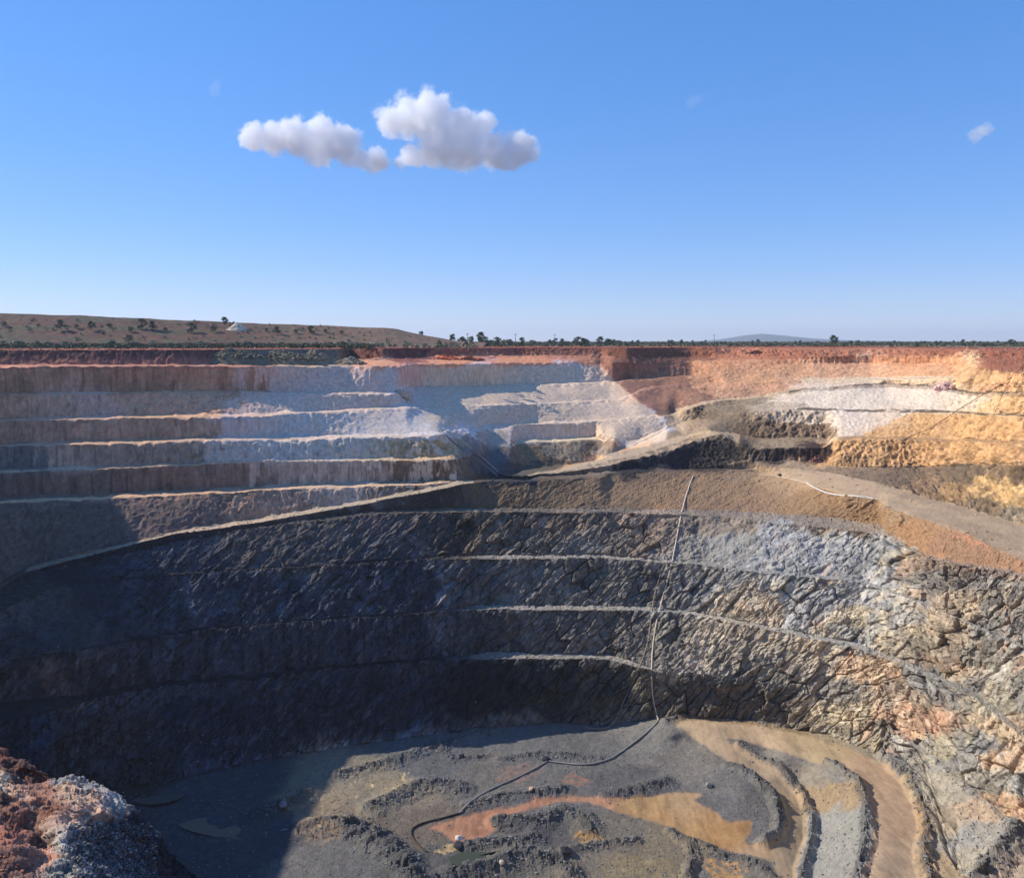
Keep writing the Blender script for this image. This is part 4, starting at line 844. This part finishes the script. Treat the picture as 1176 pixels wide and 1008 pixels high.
for i in range(3000):                        # scree on the lower berms and toes
    k = (14, 16, 18, 20, 22)[rs.randint(5)]
    cand = SCREE[k]; q_ = cand[rs.randint(len(cand))]
    g = drop(q_[0] + rs.normal() * .8, q_[1] + rs.normal() * .8)
    if g is None: continue
    sc = .2 + .55 * rs.rand() ** 3
    put_stone((g.x, g.y, g.z), sc, np.clip(np.array(q_[3:6]) * rs.uniform(.7, 1.5), .01, .8))
tag(build_mesh('rubble', np.concatenate(VV), np.concatenate(FF), mr, False, np.concatenate(CCs)), 'loose grey broken rock scattered over the pit floor and ledges', 'rubble', None, 'stuff')
VV, FF, CCs, off = [], [], [], 0
for i in range(4200):
    if rs.rand() < .7: x, y = rs.uniform(85, 180), rs.uniform(945, 1008)
    else: x, y = rs.uniform(0, 150), rs.uniform(870, 1008)
    dr = Vector((x - CX, F_PX * CP - (y - CY) * SP, -(F_PX * SP + (y - CY) * CP))).normalized()
    h = bv_o.ray_cast(Vector((0, 0, CAM_H)), dr)
    if h[0] is None: continue
    sc = .07 + .2 * rs.rand() ** 2
    red_ = x < 60 or y < 940
    put_stone(tuple(h[0]), sc, shade((170, 116, 84) if (red_ and rs.rand() < .7) else ((160, 158, 154) if rs.rand() < .2 else (96, 97, 100))))
tag(build_mesh('spur_rubble', np.concatenate(VV), np.concatenate(FF), mr, False, np.concatenate(CCs)), 'loose angular stones on the near rock spur', 'rubble', None, 'stuff')
# rubble along the red rim and the pale stones among the bushes
VV, FF, CCs, off = [], [], [], 0
for i in range(4200):
    j = rs.randint(0, len(colx)); b = gp[0, j]
    if not (-40 < xs[colx[j]] < 1210): continue
    k = 1 + rs.uniform(0.002, .13) ** 1.0; px_, py_ = b[0] * k, b[1] * k
    sc = .25 + .7 * rs.rand() ** 3
    put_stone((px_, py_, stand(px_, py_) + sc * .2), sc, shade((176, 92, 62) if rs.rand() < .8 else (196, 160, 130)))
tag(build_mesh('rim_rubble', np.concatenate(VV), np.concatenate(FF), mr, False, np.concatenate(CCs)), 'loose red stones along the rim of the pit', 'rubble', None, 'stuff')

# ---- puddles on the floor
def puddle(pts, rgb, label_name, rough=.12, lift=.18):
    p = np.array(pts, float); c = p.mean(0); ring = []
    n = len(p)
    for i in range(n * 8):
        t = i / 8; a0, a1, a2, a3 = p[int(t - 1) % n], p[int(t) % n], p[int(t + 1) % n], p[int(t + 2) % n]; f = t % 1
        q = .5 * (2 * a1 + (a2 - a0) * f + (2 * a0 - 5 * a1 + 4 * a2 - a3) * f * f + (3 * a1 - a0 - 3 * a2 + a3) * f ** 3)
        ring.append(q + rs.normal(size=2) * np.array([.8, .3]))
    hz = [cast(*q) for q in ring]; hz = [h for h in hz if h is not None]
    z = float(np.median([h.z for h in hz])) + lift
    V2 = [(h.x, h.y, z) for h in hz]; cc = cast(*c); V2.append((cc.x, cc.y, z)); m_ = len(hz)
    F2 = [(i, (i + 1) % m_, m_) for i in range(m_)]
    mt, t_, b_ = new_mat('muddy_water'); b_.inputs['Roughness'].default_value = rough; b_.inputs['Specular IOR Level'].default_value = .5
    b_.inputs['Base Color'].default_value = (*s2l(rgb), 1)
    nn = N(t_, 'ShaderNodeTexNoise'); nn.inputs['Scale'].default_value = 1.2; bb = N(t_, 'ShaderNodeBump'); bb.inputs['Strength'].default_value = .08
    t_.links.new(nn.outputs['Fac'], bb.inputs['Height']); t_.links.new(bb.outputs[0], b_.inputs['Normal'])
    tag(build_mesh('puddle_water', V2, F2, mt, False), kind='structure')
puddle([(206,948),(232,939),(262,942),(287,957),(284,963),(258,962),(226,958)], (116, 104, 90), '', .2, .08)
puddle([(150,915),(176,907),(200,905),(213,914),(192,925),(165,925)], (84, 80, 74), '', .35, .06)
puddle([(515,989),(530,983),(553,981),(578,977),(576,984),(553,989),(530,996)], (74, 74, 40), '')

# ---- vegetation
m_leaf = [flat_material('eucalypt_leaves', (118, 122, 94), .4, 1.5, .7), flat_material('saltbush_leaves', (160, 158, 132), .3, 1.5, .75), flat_material('dark_tree_leaves', (78, 90, 68), .4, 1.5, .7)]
m_bark = flat_material('bark', (104, 88, 74), .3, 4, .9)
def crown_mesh(name, seed, mat, h, rx_, clumps=14, per=26, leaf=.3, base=.35):
    r_ = np.random.RandomState(seed); V2, F2 = [], []
    for c in range(clumps):
        a_ = r_.uniform(0, 6.28); rr0 = r_.uniform(0, .75) ** .7
        cz = base + (1 - base) * r_.uniform(.12, .92); prof = math.sin(math.pi * min(1, max(.08, (cz - base) / (1 - base) * .8 + .15)))
        ctr = np.array([math.cos(a_) * rr0 * rx_ * prof, math.sin(a_) * rr0 * rx_ * prof, cz * h]); cr = rx_ * r_.uniform(.25, .45)
        for _j in range(per):
            d = r_.normal(size=3); d /= np.linalg.norm(d); p = ctr + d * cr * r_.uniform(.4, 1) * np.array([1, 1, .75])
            n_v = r_.normal(size=3); n_v /= np.linalg.norm(n_v); u_ = np.cross(n_v, [0.3, .1, 1]); u_ /= np.linalg.norm(u_); v_ = np.cross(n_v, u_)
            s_ = leaf * r_.uniform(.6, 1.4); k = len(V2)
            V2 += [p + u_ * s_, p + v_ * s_ * .7, p - u_ * s_, p - v_ * s_ * .7]; F2.append((k, k + 1, k + 2, k + 3))
    return build_mesh(name, V2, F2, mat, False, link=False)
def trunk_mesh(name, seed, h, r0_, limbs=4):
    r_ = np.random.RandomState(seed); V2, F2 = [], []
    def limb(a_, b_, ra, rb):
        a_, b_ = np.array(a_, float), np.array(b_, float); t = b_ - a_; t /= np.linalg.norm(t); u_ = np.cross(t, [.2, 1, .1]); u_ /= np.linalg.norm(u_); v_ = np.cross(t, u_); k = len(V2)
        for p, r2 in ((a_, ra), ((a_ + b_) / 2 + r_.normal(size=3) * ra * .4, (ra + rb) / 2), (b_, rb)):
            for s in range(6): V2.append(p + (u_ * math.cos(s * 1.0472) + v_ * math.sin(s * 1.0472)) * r2)
        for q in range(2):
            for s in range(6): F2.append((k + q * 6 + s, k + q * 6 + (s + 1) % 6, k + q * 6 + 6 + (s + 1) % 6, k + q * 6 + 6 + s))
    limb((0, 0, -.4), (0, 0, h * .55), r0_, r0_ * .6)
    for i in range(limbs):
        a_ = i * 6.28 / limbs + r_.uniform(-.4, .4); limb((0, 0, h * r_.uniform(.25, .5)), (math.cos(a_) * h * .25, math.sin(a_) * h * .25, h * r_.uniform(.65, .85)), r0_ * .5, r0_ * .2)
    return build_mesh(name, V2, F2, m_bark, True, link=False)
TREES = []
for i in range(5):
    hh = (5.5, 6.5, 5.0, 7.0, 4.5)[i]
    TREES.append((crown_mesh('crown', 30 + i, m_leaf[(0, 2, 0, 2, 0)[i]], hh, hh * (.62, .55, .75, .6, .65)[i], 18, 34, .34, .12), trunk_mesh('trunk', 40 + i, hh, .18), hh))
SHRUBS = [crown_mesh('shrub', 60 + i, m_leaf[(1, 0, 1)[i]], 2.2, 1.7, 8, 22, .28, .0) for i in range(3)]
def tree(x, y, z, sc, k, label, group, name='tree', cat='tree'):
    e = bpy.data.objects.new(name, None); COL.objects.link(e); e.location = (x, y, z - .1); e.scale = (sc, sc, sc); e.rotation_euler[2] = R.uniform(0, 6.28)
    e.empty_display_size = .5
    for nm, me in (('crown', TREES[k][0]), ('trunk', TREES[k][1])):
        o = bpy.data.objects.new(nm, me); COL.objects.link(o); o.parent = e
    return tag(e, label, cat, group)
def shrub(x, y, z, sc, k, label, group):
    o = bpy.data.objects.new('shrub', SHRUBS[k]); COL.objects.link(o); o.location = (x, y, z - .1); o.scale = (sc, sc, sc * R.uniform(.8, 1.1)); o.rotation_euler[2] = R.uniform(0, 6.28)
    return tag(o, label, 'shrub', group)
def dump_at(px_, py_):                       # point of the dump slope or plain seen at a picture position
    dr = Vector((px_ - CX, F_PX * CP - (py_ - CY) * SP, -(F_PX * SP + (py_ - CY) * CP))).normalized()
    h = bv_d.ray_cast(Vector((0, 0, CAM_H)), dr)
    return h[0]
DT = [(70,377,1.15,1,'dark round tree highest on the left of the dump slope, alone above the scrub'),(88,375,.6,0,'small pale tree just right of the dark round one on the dump'),(105,377,1.0,1,'dark spreading tree, second from the left of the large ones on the dump'),
 (126,374,.7,2,'low grey-green tree in the upper middle of the left dump slope'),(150,379,.75,0,'loose pale tree between the two dark groups on the dump'),(163,376,1.15,3,'tallest dark tree of the left dump slope, with a long shadow'),(175,377,1.0,1,'dark tree touching the right side of the tallest dump tree'),
 (190,378,.6,2,'small pale tree right of the pair of dark dump trees'),(220,380,1.1,3,'narrow dark tree on the dump left of the sandy mound'),(246,379,.9,0,'grey-green tree midway between the narrow dark tree and the sandy mound'),(258,372,1.0,1,'dark tree on the dump skyline just left of the sandy mound'),
 (318,382,.9,1,'dark tree right of the sandy mound casting a long shadow'),(306,378,.5,2,'tiny tree on the upper slope right of the sandy mound'),(340,381,.6,0,'small pale tree on the dump, third right of the sandy mound'),(357,381,.85,3,'dark tree low on the dump near its middle'),
 (374,380,.6,2,'small round tree right of the dark one near the middle of the dump'),(392,382,.6,0,'small grey tree where the dump starts to thin out'),(5,373,.8,2,'tree at the far left edge of the dump'),(148,391,1.1,2,'broad grey-green tree at the foot of the dump beside a pale stone')]
for px_, py_, sc, k, lb in DT:
    h = dump_at(px_, py_ + 2.5)
    if h is not None: tree(h.x, h.y, h.z, sc * 1.1, k, lb, 'trees on the waste dump')
# sandy exposed mound on the dump
h = dump_at(273, 378)
if h is not None: heap(273, 378, 10, 6, 6.5, (206, 188, 162), 'pale sandy mound high on the waste dump', seed=22, n=30, ss=(.3, .7), at=h, cat='mound', name='sand_mound')
for i, (px_, py_, rgb, lb) in enumerate([(168,395,(214,190,168),'white stone among the bushes at the foot of the dump, left of the others'),(237,395,(196,180,160),'pale grey boulder in the bushes near the rim'),(266,396,(220,205,190),'white boulder pair member, left of the widest white one'),(300,395.5,(222,210,200),'widest white boulder in the bushes below the sandy mound'),(362,395,(205,180,150),'tan boulder at the foot of the dump, rightmost')]):
    Yb = 500.0; xx = X_of(px_, py_, Yb); boulder(px_, py_, 1.6, rgb, lb, seed=30 + i, bvh=Vector((xx, Yb, stand(xx, Yb))), squash=.9)
# bushes in front of the dump and along the skyline
nb_ = 0
for i in range(150):
    px_ = R.uniform(-10, 560); Yb = R.uniform(480, 585); xx = (px_ - CX) / F_PX * Yb * .993
    k = R.randrange(3); shrub(xx, Yb, stand(xx, Yb), R.uniform(.8, 2.2), k, 'grey-green shrub in the band of bushes between the red rim and the waste dump', 'shrubs at the foot of the dump')
for i in range(150):
    px_ = R.uniform(-10, 500); py_ = R.uniform(366, 392); h = dump_at(px_, py_)
    if h is None: continue
    shrub(h.x, h.y, h.z, R.uniform(.4, 1.0), R.randrange(3), 'low shrub scattered on the open slope of the waste dump', 'shrubs on the dump slope')
tree(X_of(957, 391, 900.), 900., -.5, 1.75, 1, 'largest dark tree standing alone on the right horizon', 'trees on the horizon')
tree(X_of(985, 391, 950.), 950., -.5, 1.3, 4, 'thin feathery tree on the horizon, right of the large dark one', 'trees on the horizon')
for i in range(170):
    u_ = R.random(); px_ = 470 + u_ * 730; Yb = R.uniform(640, 1100) * (1.0 if px_ < 720 else 1.35)
    xx = (px_ - CX) / F_PX * Yb * .993; bigger = 1.25 if 500 < px_ < 720 else 1.0
    tree(xx, Yb, stand(xx, Yb), R.uniform(.55, 1.05) * bigger, R.randrange(5), 'dark scrub tree in the unbroken line of trees along the horizon', 'trees in the horizon line')
# far scrub, one mass
V2, F2 = [], []
r_ = np.random.RandomState(77)
for i in range(5200):
    px_ = r_.uniform(-20, 1200); Yb = 620 * (6 ** r_.rand()) if px_ > 430 else r_.uniform(470, 600); xx = (px_ - CX) / F_PX * Yb * .993
    s0 = r_.uniform(.5, 1.5) * (1 + Yb / 2500); hgt = r_.uniform(.8, 2.4) * (1 + Yb / 2200); zb = 0 if Yb < 620 else -.6
    for j in range(9):
        p = np.array([xx, Yb, zb]) + r_.normal(size=3) * np.array([s0, s0, 0]) + np.array([0, 0, r_.uniform(.1, 1) * hgt])
        n_v = r_.normal(size=3); n_v /= np.linalg.norm(n_v); a_ = np.cross(n_v, [.3, .1, 1]); a_ /= np.linalg.norm(a_); b_ = np.cross(n_v, a_); q = .55 * (1 + Yb / 1800); k = len(V2)
        V2 += [p + a_ * q, p + b_ * q, p - a_ * q, p - b_ * q]; F2.append((k, k + 1, k + 2, k + 3))
tag(build_mesh('scrub', V2, F2, flat_material('far_scrub', (88, 92, 68), .4, .3, .85), False), 'low grey-green scrub covering the plain to the horizon', 'scrub', None, 'stuff')

# ---- power poles on the horizon
m_pole = flat_material('weathered_pole', (70, 64, 60), .2, 1, .8)
def box(V_, F_, a_, b_):
    k = len(V_); x0, y0, z0 = a_; x1, y1, z1 = b_
    V_ += [(x0,y0,z0),(x1,y0,z0),(x1,y1,z0),(x0,y1,z0),(x0,y0,z1),(x1,y0,z1),(x1,y1,z1),(x0,y1,z1)]
    F_ += [(k,k+3,k+2,k+1),(k+4,k+5,k+6,k+7),(k,k+1,k+5,k+4),(k+1,k+2,k+6,k+5),(k+2,k+3,k+7,k+6),(k+3,k,k+4,k+7)]
def pole_parts(parent, H):
    V_, F_ = [], []
    for i in range(8):
        an = i * math.pi / 4; V_ += [(math.cos(an) * .42, math.sin(an) * .42, -1), (math.cos(an) * .26, math.sin(an) * .26, H)]
    F_ = [(2 * i, 2 * ((i + 1) % 8), 2 * ((i + 1) % 8) + 1, 2 * i + 1) for i in range(8)]
    build_mesh('post', V_, F_, m_pole, True, parent=parent)
    V_, F_ = [], []; box(V_, F_, (-2.2, -.16, H - 1.6), (2.2, .16, H - 1.25)); build_mesh('crossarm', V_, F_, m_pole, False, parent=parent)
    for sx in (-2, 0, 2):
        V_, F_ = [], []; box(V_, F_, (sx - .1, -.1, H - 1.25), (sx + .1, .1, H - .8)); build_mesh('insulator', V_, F_, m_pole, False, parent=parent)
for px_, Yb, H, lb in [(537, 1000., 15, 'power pole on the skyline at the end of the dump, leftmost'),(592, 1000., 14.5, 'power pole rising from the horizon trees, second from the left'),(637, 1150., 15, 'power pole in the middle of the horizon tree line, third from the left'),(820, 1200., 15, 'power pole just left of the distant blue hill')]:
    e = bpy.data.objects.new('power_pole', None); COL.objects.link(e); e.location = ((px_ - CX) / F_PX * Yb * .993, Yb, -.5); pole_parts(e, H)
    e.rotation_euler[2] = .5; tag(e, lb, 'power pole', 'power poles on the skyline')

# ---- clouds: bodies of vapour with their own depth, 3 km away
def cloud(name, blobs, label, dens=.03, soft=.2, D=3200.0):
    """blobs: picture x, y, radius in pixels; each becomes a sphere-shaped puff in one volume"""
    S = D / F_PX; W = []
    for k, (x, y, r) in enumerate(blobs):
        rr_ = r * S * .9; yy = D + math.sin(k * 2.1) * rr_ * .35
        W.append((X_of(x, y, yy), yy, CAM_H - ratio_of_y(y) * yy, rr_))
    W = np.array(W); lo = (W[:, :3] - W[:, 3:] * 1.35).min(0); hi_ = (W[:, :3] + W[:, 3:] * 1.35).max(0); c = (lo + hi_) / 2
    V_, F_ = [], []; box(V_, F_, tuple(lo - c), tuple(hi_ - c))
    m = bpy.data.materials.new('cloud_vapour'); m.use_nodes = True; t = m.node_tree; t.nodes.clear()
    out = N(t, 'ShaderNodeOutputMaterial'); vol = N(t, 'ShaderNodeVolumePrincipled'); t.links.new(vol.outputs[0], out.inputs['Volume'])
    vol.inputs['Color'].default_value = (1, 1, 1, 1); vol.inputs['Anisotropy'].default_value = .2
    co = N(t, 'ShaderNodeTexCoord'); cur = None
    nz1 = N(t, 'ShaderNodeTexNoise'); nz1.inputs['Scale'].default_value = 1 / 60; nz1.inputs['Detail'].default_value = 8; nz1.inputs['Roughness'].default_value = .68
    t.links.new(co.outputs['Object'], nz1.inputs['Vector'])
    for x, y, z, r in W:
        d = N(t, 'ShaderNodeVectorMath', operation='DISTANCE'); t.links.new(co.outputs['Object'], d.inputs[0]); d.inputs[1].default_value = (x - c[0], y - c[1], z - c[2])
        mm = N(t, 'ShaderNodeMath', operation='MULTIPLY_ADD'); t.links.new(d.outputs['Value'], mm.inputs[0]); mm.inputs[1].default_value = -1 / r; mm.inputs[2].default_value = 1
        if cur is None: cur = mm
        else:
            mx = N(t, 'ShaderNodeMath', operation='SMOOTH_MAX'); t.links.new(cur.outputs[0], mx.inputs[0]); t.links.new(mm.outputs[0], mx.inputs[1]); mx.inputs[2].default_value = .12; cur = mx
    a1 = N(t, 'ShaderNodeMath', operation='MULTIPLY_ADD'); t.links.new(nz1.outputs['Fac'], a1.inputs[0]); a1.inputs[1].default_value = 2.0; a1.inputs[2].default_value = -1.08
    a2 = N(t, 'ShaderNodeMath', operation='ADD'); t.links.new(cur.outputs[0], a2.inputs[0]); t.links.new(a1.outputs[0], a2.inputs[1])
    mr_ = N(t, 'ShaderNodeMapRange'); t.links.new(a2.outputs[0], mr_.inputs['Value']); mr_.inputs['From Min'].default_value = 0; mr_.inputs['From Max'].default_value = soft
    mr_.inputs['To Min'].default_value = 0; mr_.inputs['To Max'].default_value = dens; t.links.new(mr_.outputs[0], vol.inputs['Density'])
    o = build_mesh(name, V_, F_, m, False); o.location = tuple(c)
    return tag(o, label, 'cloud', 'small white clouds')
cloud('cloud', [(292,156,20),(315,158,22),(340,158,26),(368,150,24),(366,172,22),(392,166,26),(402,178,18),(432,184,18),(285,160,13),(415,182,14)], 'long low white cloud, left one of the two large clouds')
cloud('cloud', [(450,138,22),(470,134,28),(496,134,32),(524,144,28),(552,144,22),(505,164,30),(535,170,30),(565,172,26),(596,172,24),(480,182,14),(520,182,16),(575,184,16),(470,178,15),(498,178,18),(440,186,12),(610,176,13),(590,186,12),(460,186,10)], 'billowing white cloud, biggest and right of the two large clouds')
cloud('cloud', [(1122,153,11),(1132,149,10)], 'small lone white cloud wisp near the right edge of the sky', .012)
cloud('cloud', [(247,103,9),(249,97,7)], 'faint tiny cloud wisp above and left of the two large clouds', .002)
cloud('cloud', [(795,116,9),(803,114,7)], 'faint tiny cloud wisp high in the sky right of centre', .002)

# ---- haze over the plain
V_, F_ = [], []; box(V_, F_, (-16000, -3000, -160), (16000, 19000, 230))
mh = bpy.data.materials.new('haze_air'); mh.use_nodes = True; t = mh.node_tree; t.nodes.clear()
out = N(t, 'ShaderNodeOutputMaterial'); vol = N(t, 'ShaderNodeVolumePrincipled'); t.links.new(vol.outputs[0], out.inputs['Volume'])
vol.inputs['Color'].default_value = (.78, .88, 1, 1); vol.inputs['Density'].default_value = .00006; vol.inputs['Anisotropy'].default_value = .2
tag(build_mesh('haze', V_, F_, mh, False), 'thin bluish haze over the plain', 'haze', None, 'stuff')
